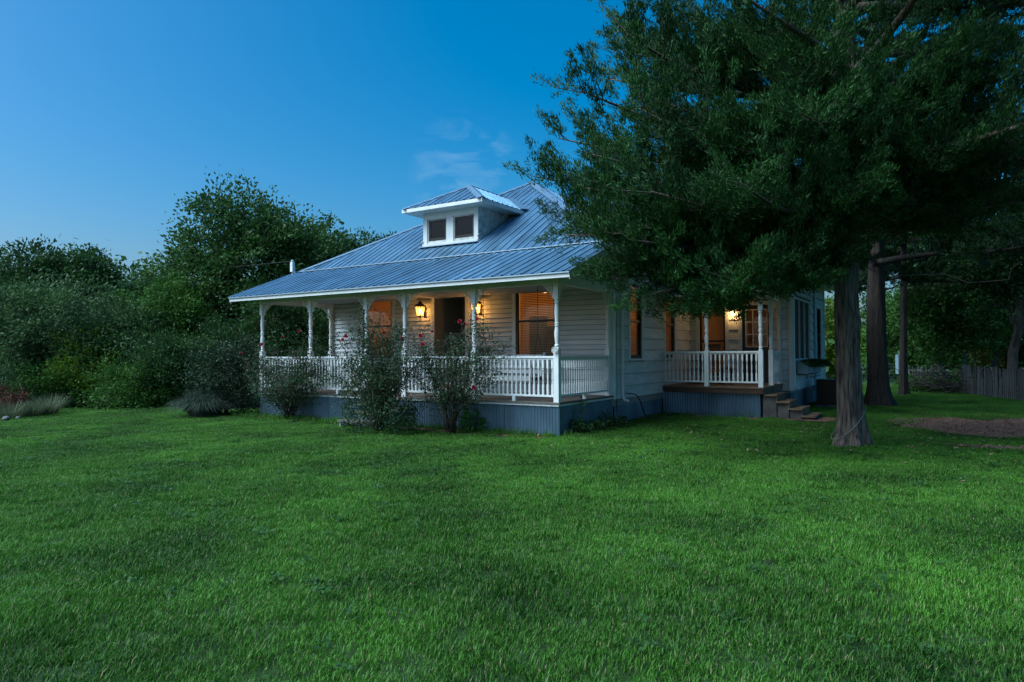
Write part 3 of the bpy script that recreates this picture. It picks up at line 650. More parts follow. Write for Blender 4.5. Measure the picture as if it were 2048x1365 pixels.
yr0 = ey0+hw; yend = YB+(ez-ZBR)/PITCHR; yrend = YB+(zr_-ZBR)/PITCHR; sd_ = math.hypot(1, dp)
roof_face(dm, (ex0, ey0, ez), (1, 0, 0), (0, 1/sd_, dp/sd_), 0, 2*hw, hw, lambda s: 0, lambda s: sd_*max(0, min(s, 2*hw-s)))
for O, U, Vd in (((ex1, ey0, ez), (0, 1, 0), (-1, 0)), ((ex0, yrend+.1, ez), (0, -1, 0), (1, 0))):
    ln = yrend+.1-ey0
    fh = (lambda s: sd_*min(hw, max(0, s))) if Vd[0] < 0 else (lambda s: sd_*min(hw, max(0, ln-s)))
    fl = (lambda s: sd_*max(0, (s-(yend-ey0))*PITCHR/dp-.05)) if Vd[0] < 0 else (lambda s: sd_*max(0, ((ln-s)-(yend-ey0))*PITCHR/dp-.05))
    roof_face(dm, O, U, (Vd[0]/sd_, 0, dp/sd_), 0, ln, hw, fl, fh)
cap(dm, (ex0, ey0, ez), (mx_, yr0, zr_), .13, .06); cap(dm, (ex1, ey0, ez), (mx_, yr0, zr_), .13, .06); cap(dm, (mx_, yr0, zr_), (mx_, yrend, zr_), .12, .06)
cap(dm, (ex1-.02, yend-.15, ez+.03), (mx_, yrend, zr_+.02), .17, .0, .03, nm='valley_flashing')
MB().box(ex0, ex1, ey0, ey0+.022, ez-.10, ez-.008).build('fascia_board', white, dm)
MB().box(ex1-.022, ex1, ey0+.023, yend+.05, ez-.10, ez-.008).build('fascia_board', white, dm); MB().box(ex0, ex0+.022, ey0+.023, yend+.05, ez-.10, ez-.008).build('fascia_board', white, dm)
MB().box(ex0+.022, ex1-.022, ey0+.022, yend+.3, DZ1, DZ1+.015).build('soffit', white, dm)

# --- side porch
sp = P('side_deck'); ZS = .745; YS, WS = 5.75, 2.62
for k in range(12): B('deck_plank', brownw, sp, .02, WS, YS-.02+k*(YW-YS)/12, YS-.02+(k+1)*(YW-YS)/12-.007, ZS-.035, ZS+random.uniform(-.002, .002))
B('rim_joist', darkw, sp, .02, WS-.03, YS, YS+.04, .58, ZS-.037); B('rim_joist', brownw, sp, WS-.06, WS-.02, YS+.041, YW, .58, ZS-.037)
ss = P('side_steps')
for k, z in enumerate((.572, .412, .252, .088)):
    xa = WS-.02+.285*k
    B('tread', brownw, ss, xa-.02, xa+.30, 5.82, 6.98, z-.04, z)
    B('riser', brownw, ss, xa-.015, xa+.005, 5.86, 6.94, z+.001, z+.13)
    B('block', concrete, ss, xa+.01 if k else 2.55, xa+.27, 5.9, 6.9, 0, z-.041)
pm2 = post_mesh(3.0-ZS, .32, .92).data('side_post', white)
def spost(x, y): 
    o = link('porch_post', pm2, house, (x, y, ZS)); o.matrix_parent_inverse = Matrix.Translation(-Vector(house.location))
for x, y in ((1.19, YS+.06), (2.535, YS+.06), (2.535, 6.98), (2.535, YW-.08)): spost(x, y)
railing((.03, YS+.06), (1.135, YS+.06), ZS, .108, .90, block=False); railing((1.245, YS+.06), (2.48, YS+.06), ZS, .108, .90, block=False); railing((2.535, 7.04), (2.535, YW-.14), ZS, .108, .90, block=False)
spr = P('side_porch_roof'); l2 = math.hypot(2.7, .62)
roof_face(spr, (-.05, 5.35, 3.16), (1, 0, 0), (0, 2.7/l2, .62/l2), 0, 3.0, l2, lambda s: 0, lambda s: l2)
B('beam', white, spr, 0.02, 2.6, YS+.0, YS+.12, 3.0, 3.13); B('beam', white, spr, 2.48, 2.6, YS+.121, YW-.04, 3.0, 3.13); B('porch_ceiling', ceilm, spr, .02, 2.9, 5.42, YW-.05, 3.132, 3.15)
B('fascia_board', white, spr, -.04, 2.93, 5.36, 5.385, 3.06, 3.15)
# --- wing roof
wr_ = P('wing_roof'); WX = 3.42; EZ = 3.93; wp = .5; ws_ = math.hypot(1, wp); WR = 3.4
roof_face(wr_, (WX, 7.55, EZ), (0, 1, 0), (-1/ws_, 0, wp/ws_), 0, 7.1, WR, lambda s: 0, lambda s: ws_*min(WR, max(0, s)) if s < 3.5 else ws_*min(WR, max(0, 7.1-s)))
roof_face(wr_, (WX-2*WR, 7.55, EZ), (1, 0, 0), (0, 1/ws_, wp/ws_), 0, 2*WR, WR, lambda s: 0, lambda s: ws_*max(0, min(s, 2*WR-s)))
cap(wr_, (WX, 7.55, EZ), (WX-WR, 7.55+WR, EZ+WR*wp))
B('fascia_board', white, wr_, .55, WX, 7.55, 7.575, EZ-.14, EZ-.01); B('soffit', white, wr_, .55, WX-.03, 7.58, 14.6, EZ-.14, EZ-.12)
B('gutter', flash, wr_, WX-.02, WX+.09, 7.5, 14.65, EZ-.12, EZ-.01)
# --- downspouts, conduit
def pipe(pts, r_, nm, M): return H(MB().tube(pts, r_, 6), nm, M)
pipe([(.07, 2.98, 3.8), (.07, 2.98, .62), (.10, 3.0, .53), (.2, 3.02, .50)], .035, 'downspout', white)
pipe([(.03, 2.72, 3.9), (.03, 2.72, .25)], .012, 'conduit', hosem)
pipe([(XW+.06, YW+.12, 3.75), (XW+.06, YW+.12, .72), (XW+.1, YW+.1, .64), (XW+.2, YW+.06, .62)], .035, 'downspout', white)
pipe([(XW+.05, 11.9, 3.75), (XW+.05, 11.9, .4)], .045, 'downspout', greym)

# ------------------------------------------------------------------ things on and around the house
# wall lanterns
def lantern(x, label, glow=11):
    t = empty('wall_lantern', (x, D-.24, 2.76), label, 'lantern', 'lanterns beside the front door')
    wb_, wt, h = .065, .095, .26; mb = MB()
    for sx, sy in ((1, 1), (1, -1), (-1, 1), (-1, -1)): mb.bar((sx*wb_, sy*wb_, -h/2), (sx*wt, sy*wt, h/2), .012, .012)
    for z, w_ in ((-h/2, wb_), (h/2, wt)):
        for a, b in (((-1, -1), (1, -1)), ((1, -1), (1, 1)), ((1, 1), (-1, 1)), ((-1, 1), (-1, -1))): mb.bar((a[0]*w_, a[1]*w_, z), (b[0]*w_, b[1]*w_, z), .013, .013)
    mb.bar((0, -wt*.85, -h/2), (0, -wt, h/2), .008, .008)
    mb.build('cage', iron, t)
    MB().lathe([(.001, -.0), (.05, .0), (.03, -.03), (.03, -.05), (.001, -.065)], 6, (0, 0, -h/2)).build('base_finial', iron, t)
    MB().lathe([(.165, h/2), (.165, h/2+.01), (.05, h/2+.085), (.045, h/2+.12), (.02, h/2+.125), (.018, h/2+.15), (.001, h/2+.16)], 4).build('roof_cap', iron, t)
    mb = MB()
    for a, b in (((-1, -1), (1, -1)), ((1, -1), (1, 1)), ((1, 1), (-1, 1)), ((-1, 1), (-1, -1))):
        mb = MB(); mb.add([(a[0]*wb_, a[1]*wb_, -h/2), (b[0]*wb_, b[1]*wb_, -h/2), (b[0]*wt, b[1]*wt, h/2), (a[0]*wt, a[1]*wt, h/2)], [(0, 1, 2, 3)]); mb.build('pane', lglass, t)
    MB().lathe([(.008, -.09), (.02, -.03), (.024, .01), (.014, .05), (.002, .085)], 8).build('bulb', bulbm, t, True)
    MB().tube([(0, .1, h/2-.02), (0, .2, h/2+.02), (0, .23, 0), (0, .235, -.1)], .011, 6).build('arm', iron, t)
    MB().box(-.05, .05, .205, .222, -.16, .12).build('wall_plate', iron, t)
    lamp(t, (0, -.0, -.02), glow, (1, .46, .12), .03); return t
lantern(-5.47, 'lit black lantern on the wall left of the front door', 19); lantern(-3.63, 'lit black lantern right of the front door, partly behind a post', 19)
t = empty('porch_light', (1.29, YW-.03, 2.78), 'small lit wall light beside the side porch door', 'lamp')
MB().box(-.045, .045, -.0, .028, -.06, .06).build('wall_plate', iron, t); MB().lathe([(.03, .07), (.075, .0), (.07, -.005), (.02, .06)], 10, (0, -.09, .02)).build('shade', iron, t)
MB().lathe([(.002, -.05), (.028, -.02), (.028, .02), (.012, .05)], 8, (0, -.09, .0)).build('bulb', bulbm, t, True); MB().tube([(0, .0, .05), (0, -.06, .09), (0, -.09, .085)], .01, 5).build('arm', iron, t)
lamp(t, (0, -.1, -.09), 2.5, (1, .55, .2), .03)

# porch swing on chains
sw = empty('porch_swing', (-2.02, 1.35, 1.08), 'white slatted porch swing hanging on chains by the right window', 'swing')
for k in range(6): MB().box(-.72, .72, -.26+k*.085, -.26+k*.085+.07, .0, .022).build('seat_slat', white, sw)
MB().box(-.74, .74, -.29, -.262, -.07, .02).build('front_apron', white, sw)
for k in range(4): MB().bar((-.72, .27+.03*k, .12+.115*k), (.72, .27+.03*k, .12+.115*k), .02, .085).build('back_slat', white, sw)
for s in (-1, 1):
    MB().bar((s*.70, .22, -.03), (s*.70, .42, .55), .05, .04).build('back_upright', white, sw); MB().box(s*.73-.035, s*.73+.035, -.3, .34, .24, .262).build('armrest', white, sw)
    MB().box(s*.73-.025, s*.73+.025, -.27, -.22, -.07, .24).build('arm_support', white, sw); MB().bar((s*.73, -.24, -.03), (s*.73, .3, -.03), .05, .06).build('side_rail', darkw, sw)
    mb = MB()
    mb.tube([(s*.74, -.25, .0), (s*.74, .05, 1.0)], .008, 4).tube([(s*.74, .34, .2), (s*.74, .05, 1.0)], .008, 4).tube([(s*.74, .05, 1.0), (s*.74, .05, 2.02)], .009, 4); mb.build('chain', chainm, sw)
# chairs
def rocker(loc, rz, label, M, name='rocking_chair'):
    t = empty(name, loc, label, 'chair', rz=rz)
    for k in range(5): MB().box(-.25, .25, -.24+k*.1, -.24+k*.1+.085, .40, .42).build('seat_slat', M, t)
    for s in (-1, 1):
        MB().bar((s*.26, -.24, .05), (s*.26, -.24, .62), .04, .04).build('front_leg', M, t); MB().bar((s*.26, .22, .05), (s*.26, .40, 1.08), .04, .04).build('back_post', M, t)
        MB().box(s*.26-.04, s*.26+.04, -.3, .3, .62, .645).build('armrest', M, t)
        MB().tube([(s*.26, -.45, .07), (s*.26, -.2, .03), (s*.26, .1, .025), (s*.26, .4, .05), (s*.26, .62, .11)], .022, 6).build('rocker', M, t)
    for k in range(6): MB().bar((-.2+k*.08, .27, .46), (-.2+k*.08, .385, 1.0), .05, .015).build('back_slat', M, t)
    MB().bar((-.29, .40, 1.06), (.29, .40, 1.06), .03, .11).build('crest_rail', M, t); MB().bar((-.26, -.24, .25), (.26, -.24, .25), .025, .025).build('stretcher', M, t)
    return t
rocker((.62, 7.35, ZS), R(-25), 'brown wooden rocking chair with slatted back on the side porch', brownw)
rocker((-3.35, 1.75, ZD), R(10), 'dark red-brown rocking chair between the front door and the swing', darkw)
t = empty('side_table', (1.4, 6.9, ZS), 'low dark wooden stool beside the side porch rocking chair', 'stool')
MB().lathe([(.2, .42), (.21, .43), (.21, .45), (.2, .46)], 14).build('seat', darkw, t)
for k in range(4):
    a = pi/4+k*pi/2; MB().bar((.14*cos(a), .14*sin(a), .42), (.2*cos(a), .2*sin(a), 0), .035, .035).build('leg', darkw, t)
# white bench left of the steps
t = empty('white_bench', (-6.35, 1.9, ZD), 'white wooden bench seen through the rose left of the steps', 'bench')
for k in range(4): MB().box(-.5, .5, -.2+k*.1, -.2+k*.1+.085, .42, .445).build('seat_slat', white, t)
for sx in (-1, 1):
    for sy in (-1, 1): MB().box(sx*.45-.03, sx*.45+.03, sy*.17-.03, sy*.17+.03, 0, .42).build('leg', white, t)
MB().box(-.47, .47, -.2, -.18, .33, .42).build('apron', white, t)
# ornament hung on the corner post
t = empty('post_ornament', (-.06, -.02, ZD+1.0), 'small white curled ornament tied to the corner post at rail height', 'ornament')
for k in range(5):
    a = k*1.26; c = np.array((.03*cos(a), -.02, .03*sin(a)+.03)); MB().tube([c+np.array((.03*cos(q), -.012*sin(q*.5), .03*sin(q))) for q in np.linspace(0, 6.28, 10)], .009, 5).build('curl', worn, t)
# garden hose from the tap, small black box
t = empty('garden_hose', (.02, 2.95, .66), 'black hose curving down from a wall tap beside the downspout', 'hose')
hp = [(.05, .25, .0), (.14, .32, .0), (.2, .5, -.04), (.2, .72, -.2), (.2, .9, -.45), (.24, 1.05, -.6), (.35, 1.3, -.635), (.4, 1.8, -.64), (.25, 2.3, -.64), (.5, 2.5, -.64), (.45, 1.9, -.63)]
MB().tube(hp, .014, 6).build('tube', hosem, t, True); MB().lathe([(.01, -.03), (.025, -.03), (.025, .02), (.01, .03)], 8, (.05, .25, .01)).build('tap', flash, t)
t = empty('utility_box', (.22, 2.62, 0), 'small black box on the ground at the foot of the downspout', 'box')
MB().add([(-.09, -.09, 0), (.09, -.09, 0), (.09, .09, 0), (-.09, .09, 0), (-.07, -.07, .17), (.07, -.07, .17), (.07, .07, .17), (-.07, .07, .17)], [(0, 3, 2, 1), (4, 5, 6, 7), (0, 1, 5, 4), (1, 2, 6, 5), (2, 3, 7, 6), (3, 0, 4, 7)]).build('case', hosem, t)
MB().box(-.078, .078, -.078, .078, .171, .185).build('lid', hosem, t)
# air conditioner
t = empty('air_conditioner', (3.55, 10.4, 0), 'dark air conditioner unit on the ground beyond the side steps', 'air conditioner')
MB().box(-.42, .42, -.42, .42, 0, .06).build('base_pad', concrete, t); MB().box(-.35, .35, -.35, .35, .061, .74).build('coil', blackfr, t); MB().box(-.38, .38, -.38, .38, .74, .80).build('top_cover', iron, t)
for k in range(16):
    x = -.36+k*.048
    for sy in (-1, 1): MB().box(x-.006, x+.006, sy*.37-.012, sy*.37+.012, .07, .74).build('grille_bar', iron, t)
    for sx in (-1, 1): MB().box(sx*.37-.012, sx*.37+.012, x-.006, x+.006, .07, .74).build('grille_bar', iron, t)
# service mast at the left end of the roof
t = empty('service_mast', (-9.58, 1.5, 0), 'slim service mast with white box at the left end of the porch roof', 'mast')
MB().tube([(0, 0, 3.90), (0, 0, 4.28)], .025, 8).build('pole', greym, t); MB().box(-.05, .05, -.05, .04, 4.02, 4.30).build('box', white, t); MB().lathe([(.03, 4.301), (.05, 4.31), (.04, 4.35), (.01, 4.37)], 8).build('weatherhead', greym, t)
a, b = np.array((-9.58, 1.5, 4.33)), at(60, 545, 46); q = np.linspace(0, 1, 16)
tag(MB().tube([a*(1-s)+b*s-np.array((0, 0, 1.1*s*(1-s))) for s in q], .012, 4).build('power_line', hosem), 'thin power line crossing the sky above the left trees', 'cable')

# ------------------------------------------------------------------ foliage tools
def quads(C, size, rg, aspect=.55, up=.3, axis=None):
    """rhombic leaves at C (n,3)"""
    n_ = len(C); t = rg.normal(size=(n_, 3)) if axis is None else axis+rg.normal(size=(n_, 3))*.45
    t /= np.linalg.norm(t, axis=1)[:, None]; nn = rg.normal(size=(n_, 3))+np.array((0, 0, up)); s_ = np.cross(t, nn); s_ /= np.linalg.norm(s_, axis=1)[:, None]+1e-9
    L_ = (size*rg.uniform(.6, 1.3, n_))[:, None]
    V = np.stack([C, C+t*L_*.5+s_*L_*aspect*.5, C+t*L_, C+t*L_*.5-s_*L_*aspect*.5], 1); return V
def slivers(C, size, rg, aspect, axis):
    n_ = len(C); t = axis+rg.normal(size=(n_, 3))*.42; t /= np.linalg.norm(t, axis=1)[:, None]; s_ = np.cross(t, rg.normal(size=(n_, 3))); s_ /= np.linalg.norm(s_, axis=1)[:, None]+1e-9
    L_ = (size*rg.uniform(.6, 1.3, n_))[:, None]; V = np.stack([C-s_*L_*aspect*.5, C+s_*L_*aspect*.5, C+t*L_], 1).reshape(-1, 3); return V, np.arange(len(V)).reshape(-1, 3)
def leafmesh(name, V, M): V = V.reshape(-1, 3); return npmesh(name, V, np.arange(len(V)).reshape(-1, 4), M)
def limb(a, b, rg, sag=.15, k=7, wob=.05):
    a, b = np.array(a, float), np.array(b, float); L_ = np.linalg.norm(b-a); t = np.linspace(0, 1, k)[:, None]
    p = a*(1-t)+b*t+np.array((0, 0, sag*L_))*np.sin(pi*t)+rg.normal(size=(k, 3))*wob*L_*np.sin(pi*t); return p
def crown_tree(name, label, base, lobes, M, cat='tree', group=None, ncl=260, per=60, leaf=.10, crad=.33, bk=bark2, trunk_r=.14, seed=0, shell=.5, aspect=.5, nlimb=26, flat=.8):
    """base (x,y); lobes [(dx,dy,z,rx,ry,rz)] relative to base"""
    rg = np.random.default_rng(seed); x, y = base
    t = empty(name, (x, y, 0), label, cat, group); lb = np.array(lobes, float); vol = lb[:, 3]*lb[:, 4]*lb[:, 5]; pr_ = vol**.75; pr_ /= pr_.sum()
    which = rg.choice(len(lb), ncl, p=pr_); d_ = rg.normal(size=(ncl, 3)); d_ /= np.linalg.norm(d_, axis=1)[:, None]
    rad = (shell+(1-shell)*rg.uniform(0, 1, ncl)**.6)*(1+rg.normal(size=ncl)*.17); C = lb[which, :3]+d_*rad[:, None]*lb[which, 3:]; C[:, 2] = np.maximum(C[:, 2], .12)
    k = (per*rg.uniform(.5, 1.5, ncl)).astype(int); cid = np.repeat(np.arange(ncl), k); sc_ = rg.uniform(.6, 1.35, ncl)
    p = C[cid]+rg.normal(size=(len(cid), 3))*crad*.55*sc_[cid][:, None]*np.array((1, 1, flat)); p[:, 2] = np.maximum(p[:, 2], .03)
    out = d_[cid]; me = leafmesh('crown', quads(p, leaf, rg, aspect, .5, out*.7+np.array((0, 0, .1))), M); link('crown', me, t)
    mb = MB(); top = lb[np.argmax(lb[:, 2]), :3]; zt_ = top[2]*.8
    tp = limb((0, 0, -.05), (top[0]*.6, top[1]*.6, zt_), rg, 0, 8, .02); mb.tube(tp, np.linspace(trunk_r, trunk_r*.3, 8)*np.array([1.35]+[1]*7), 8)
    for j in rg.choice(ncl, min(nlimb, ncl), replace=False):
        i = min(6, max(1, int(C[j, 2]/max(zt_, .1)*5))); s_ = tp[i]
        mb.tube(limb(s_, C[j], rg, .06), np.linspace(trunk_r*.35, .008, 7), 5)
    mb.build('trunk', bk, t, True); return t

# ---- left wood
G_ = lambda d, l, tr=.3: leafmat('leaf_green', d, l, tr)
m_dark = G_((.016, .046, .014), (.062, .14, .038)); m_grey = G_((.026, .062, .022), (.11, .20, .07)); m_mid = G_((.026, .08, .014), (.11, .25, .045)); m_lime = G_((.05, .11, .012), (.18, .29, .03), .45); m_oak = G_((.018, .052, .012), (.075, .165, .038))
def px_lobe(px, py, dep, r_px, rz_px=None, base=None, ry=None):
    c = at(px, py, dep); s = dep/F; rx = r_px*s; rz = (rz_px or r_px)*s; return (c[0]-base[0], c[1]-base[1], c[2], rx, ry or rx, rz)
def ptree(name, label, bpx, dep, L_, M, **k):
    c = at(bpx, 720, dep); base = (c[0], c[1]); return crown_tree(name, label, base, [px_lobe(a, b, dep+(e[2] if len(e) > 2 else 0), e[0], e[1], base) for a, b, e in L_], M, **k)
GRP = 'trees of the wood left of the house'
ptree('oak_tree', 'tall dark tree with clumped top behind the left end of the porch', 490, 25, [(500, 440, (75, 60)), (430, 420, (60, 45)), (560, 470, (80, 55)), (400, 500, (70, 50)), (500, 530, (130, 70)), (610, 510, (70, 60)), (360, 540, (60, 40)), (420, 600, (90, 60)), (550, 610, (90, 60))], m_oak, group=GRP, ncl=620, per=58, leaf=.15, crad=.42, trunk_r=.22, seed=1, shell=.25)
ptree('oak_tree', 'dark tree with rounded top at the left edge of the sky', 15, 28, [(10, 560, (50, 50)), (-40, 590, (70, 60)), (20, 620, (60, 60))], m_dark, group=GRP, ncl=200, per=55, leaf=.16, crad=.42, seed=2)
ptree('oak_tree', 'dark spiky-topped tree, second from the left against the sky', 85, 28, [(80, 530, (50, 42)), (110, 570, (50, 50)), (60, 600, (70, 60))], m_dark, group=GRP, ncl=240, per=55, leaf=.16, crad=.42, seed=3)
ptree('oak_tree', 'dark spiky-topped tree just left of the power line', 190, 28, [(192, 540, (42, 42)), (160, 580, (40, 40)), (200, 600, (50, 60))], m_dark, group=GRP, ncl=220, per=55, leaf=.16, crad=.42, seed=4)
ptree('oak_tree', 'small dark tree below the power line', 275, 27, [(275, 580, (36, 26)), (300, 620, (60, 50)), (250, 640, (50, 50))], m_dark, group=GRP, ncl=170, per=55, leaf=.15, crad=.4, seed=5)
ptree('olive_tree', 'broad grey-green tree at the left edge', 100, 22.5, [(100, 640, (115, 75)), (40, 690, (90, 70)), (170, 690, (70, 60)), (20, 620, (60, 40))], m_grey, group=GRP, ncl=430, per=62, leaf=.12, crad=.4, seed=6)
ptree('leafy_tree', 'green tree with yellowish top right of the power line', 340, 23.5, [(345, 600, (52, 48)), (320, 660, (70, 60)), (380, 650, (60, 55))], m_mid, group=GRP, ncl=260, per=60, leaf=.12, crad=.38, seed=7)
ptree('leafy_tree', 'mid-green tree with pale leaves before the spiky trees', 265, 22.5, [(262, 650, (52, 40)), (230, 700, (70, 50)), (290, 710, (60, 50))], m_grey, group=GRP, ncl=240, per=58, leaf=.11, crad=.36, seed=8)
ptree('leafy_tree', 'dark tree rising behind the left roof slope', 640, 28, [(640, 490, (70, 40)), (700, 510, (60, 40)), (600, 560, (80, 60)), (690, 580, (80, 60))], m_dark, group=GRP, ncl=330, per=58, leaf=.15, crad=.42, seed=9)
ptree('leafy_tree', 'sparse treetop just left of the dormer roof', 775, 32, [(770, 490, (40, 18)), (730, 510, (40, 25)), (790, 540, (60, 50))], m_dark, group=GRP, ncl=130, per=40, leaf=.16, crad=.4, seed=10)
ptree('leafy_tree', 'dark tree seen through the left end of the porch', 560, 22, [(560, 640, (60, 50)), (600, 700, (50, 45)), (520, 700, (50, 50)), (640, 640, (40, 45))], m_dark, group=GRP, ncl=260, per=60, leaf=.12, crad=.35, seed=11)
ptree('leafy_bush', 'yellow-green leaves, coloured as if lit, seen between the left porch posts', 620, 23.5, [(625, 680, (45, 50)), (655, 690, (30, 55)), (540, 670, (25, 30))], m_lime, cat='bush', group='bushes at the edge of the wood', ncl=130, per=60, leaf=.10, crad=.3, seed=12, trunk_r=.06)  # light on the dark trees' leaves put into lime leaf colour
und = [(20, 770, 60, 45, m_grey, 'grey-green bush at the far left edge of the wood'), (95, 765, 60, 42, m_mid, 'grey bush right of the far left one at the lawn edge'), (175, 730, 55, 60, m_lime, 'bright green bush at the lawn edge, the tallest of them'), (255, 765, 62, 48, m_mid, 'mid-green bush right of the bright tall one'),
       (335, 770, 58, 45, m_mid, 'low leafy bush at the lawn edge left of the fountain grass'), (400, 745, 60, 60, m_grey, 'pale-leaved bush behind the fountain grass'), (330, 715, 50, 40, m_dark, 'dark bush below the yellowish treetop'), (460, 700, 60, 55, m_dark, 'dark bush beside the left porch corner')]
for i, (a, b, r_, rz, M, lb_) in enumerate(und):
    ptree('leafy_bush', lb_, a, 21.2+.3*(i % 3), [(a, b, (r_, rz)), (a-r_*.6, b+30, (r_*.7, rz*.7)), (a+r_*.6, b+28, (r_*.7, rz*.7))], M, cat='bush', group='bushes at the edge of the wood', ncl=170, per=62, leaf=.085, crad=.28, seed=30+i, trunk_r=.05, nlimb=12)
# ---- distant wood closing the view
V = []; rg = np.random.default_rng(50)
for k in range(900):
    a = rg.uniform(-1.05, 1.12); dist = rg.uniform(42, 62)
    d_ = cd[:2]*cos(a)-np.array((-cr[0], -cr[1]))*sin(a); c = CAM[:2]+d_*dist
    h = 5.5+1.3*sin(a*9)+1.0*sin(a*23+1); 
    p = np.stack([c[0]+rg.normal(size=60)*1.3, c[1]+rg.normal(size=60)*1.3, rg.uniform(0, 1, 60)**.8*h*rg.uniform(.7, 1.1)], -1); V.append(quads(p, .5, rg, .6, .5))
tag(link('distant_wood', leafmesh('distant_wood', np.concatenate(V), m_oak)), 'distant belt of trees closing the view behind house and garden', 'wood', kind='stuff')

# ---- roses, fountain grass, border plants
m_rose = leafmat('rose_leaf', (.010, .032, .014), (.055, .115, .046), .2, .45, 2.5)
def rose(x, y, label, h, w, nst, seed, flowers, spread=1., leafn=30, z0=.1, skirt=0):
    rg = np.random.default_rng(seed); t = empty('rose_bush', (x, y, 0), label, 'rose bush', 'rose bushes in front of the porch'); mb = MB(); L_ = []; tips = []
    for k in range(nst):
        a = rg.uniform(0, 2*pi); s = math.sqrt(rg.uniform(.02, 1)); hh = h*rg.uniform(.55, 1.05)*(1-.25*s*s)
        b = np.array((w*s*cos(a), w*s*.6*sin(a), hh)); p = limb((rg.normal()*.07, rg.normal()*.06, -.02), b, rg, .05, 9, .03); p[:, :2] *= np.linspace(.55, 1, 9)[:, None]**.6
        mb.tube(p, np.linspace(.014, .004, 9), 5); tips.append(p[-1])
        for j in range(3, 9):
            for q in range(4):
                e = p[j]+rg.normal(size=3)*np.array((.22, .16, .16)); mb.tube([p[j], (p[j]+e)/2+(0, 0, .03), e], [.005, .004, .002], 4, False)
                kk = rg.integers(leafn//3, leafn); c = p[j]+(e-p[j])*rg.uniform(.2, 1.15, (kk, 1))+rg.normal(size=(kk, 3))*.055; L_.append(c)
    for k in range(skirt):
        a = rg.uniform(0, 2*pi); c0 = np.array((w*.55*cos(a), w*.4*sin(a), rg.uniform(.1, .55))); L_.append(c0+rg.normal(size=(40, 3))*.11)
    C = np.concatenate(L_); C[:, 2] = np.maximum(C[:, 2], .05); link('foliage', leafmesh('foliage', quads(C, .048, rg, .6, .4), m_rose), t); mb.build('stems', stemm, t, True)
    fm = MB()
    for q in range(3):
        r_ = (.036, .027, .016)[q]
        for j in range(6):
            a = j*pi/3+q*.5; d_ = np.array((cos(a), sin(a), 0)); s_ = np.array((-sin(a), cos(a), 0))
            fm.add([(0, 0, .0), tuple(d_*r_*.8+s_*r_*.55+(0, 0, .012+.008*q)), tuple(d_*r_*1.1+(0, 0, .022+.01*q)), tuple(d_*r_*.8-s_*r_*.55+(0, 0, .012+.008*q))], [(0, 1, 2, 3)])
    fd = fm.data('bloom', redm)
    for (px, py) in flowers:
        q = hit(px, py, 1, y-.25); f_ = link('bloom', fd, t, (q[0]-x, -.25, q[2])); f_.rotation_euler = (rg.uniform(.3, 1.2), 0, rg.uniform(-.8, .8)); f_.scale = (1.25,)*3
    return t
rose(-7.44, -.35, 'leftmost rose bush before the left porch bay, vase shaped, few blooms', 1.95, 1.45, 30, 1, [(566, 676), (483, 708), (524, 690), (600, 665)], leafn=21)
rose(-3.55, -1.25, 'dense middle rose bush reaching down to the lawn', 2.45, 1.3, 34, 2, [(692, 674), (687, 681), (805, 678), (842, 673), (770, 668), (846, 690)], leafn=26, skirt=90)
rose(-2.2, -.6, 'right rose bush with bare lower stems and bright red blooms', 2.5, 1.45, 24, 3, [(862, 758), (861, 782), (884, 776), (898, 776), (948, 777), (920, 644), (955, 640), (865, 665), (930, 650)], leafn=18)
m_fg = leafmat('fountain_grass_blade', (.04, .06, .045), (.13, .17, .12), .2, .6, 3)
def tuft(name, label, x, y, h, w, nb, M, seed, cat='grass clump', width=.006, droop=.8, group=None, up=False):
    rg = np.random.default_rng(seed); t = empty(name, (x, y, 0), label, cat, group); V = []
    a = rg.uniform(0, 2*pi, nb); L_ = h*rg.uniform(.6, 1.1, nb); out = w*rg.uniform(.1, 1, nb)**.7; base_r = .5*w*rg.uniform(0, 1, nb)**.5; S = np.linspace(0, 1, 6); Pp = np.zeros((nb, 6, 2, 3))
    for i, s in enumerate(S):
        r_ = base_r+out*s**1.1; z = L_*(1.25*s-(droop*.55)*s**2.4*(out/w)); th = width*(1-s*.85)
        c = np.stack([np.cos(a)*r_, np.sin(a)*r_, np.maximum(z, .01)], -1); sd2 = np.stack([-np.sin(a), np.cos(a), 0*a], -1); Pp[:, i, 0] = c-sd2*th; Pp[:, i, 1] = c+sd2*th
    b_ = np.arange(nb)[:, None]*12; f_ = np.concatenate([b_+[2*i, 2*i+1, 2*i+3, 2*i+2] for i in range(5)])
    link('blades', npmesh('blades', Pp.reshape(-1, 3), f_, M), t); return t
p = gnd(408, 832); tuft('fountain_grass', 'arching grey-green fountain grass clump left of the porch', p[0], p[1], .85, .75, 2200, m_fg, 1, droop=1.9)
ptree('leafy_bush', 'tall dull grey-green bush against the left porch corner', 450, 18.6, [(450, 740, (65, 50)), (490, 720, (45, 50)), (430, 790, (45, 35)), (500, 780, (40, 40))], leafmat('dull_leaf', (.014, .030, .016), (.05, .085, .042), .2), cat='bush', ncl=240, per=60, leaf=.07, crad=.25, seed=61, trunk_r=.05)
m_edge = leafmat('border_grass', (.06, .09, .045), (.20, .23, .13), .3, .6, 3)
for i, (px, py, h, nb, lb_) in enumerate(((60, 832, .38, 400, 'pale grassy border plant at the left edge, left of the taller pale grass'), (95, 828, .5, 400, 'taller pale border grass at the left end of the lawn'), (20, 836, .4, 260, 'pale border grass beside the red-leaved plant'))):
    p = gnd(px, py); tuft('border_grass', lb_, p[0], p[1], h, .5, nb, m_edge, 5+i, group='border grasses at the left edge', droop=.5)
m_red = leafmat('red_leaf', (.06, .015, .015), (.16, .04, .035), .2); p = gnd(8, 832)
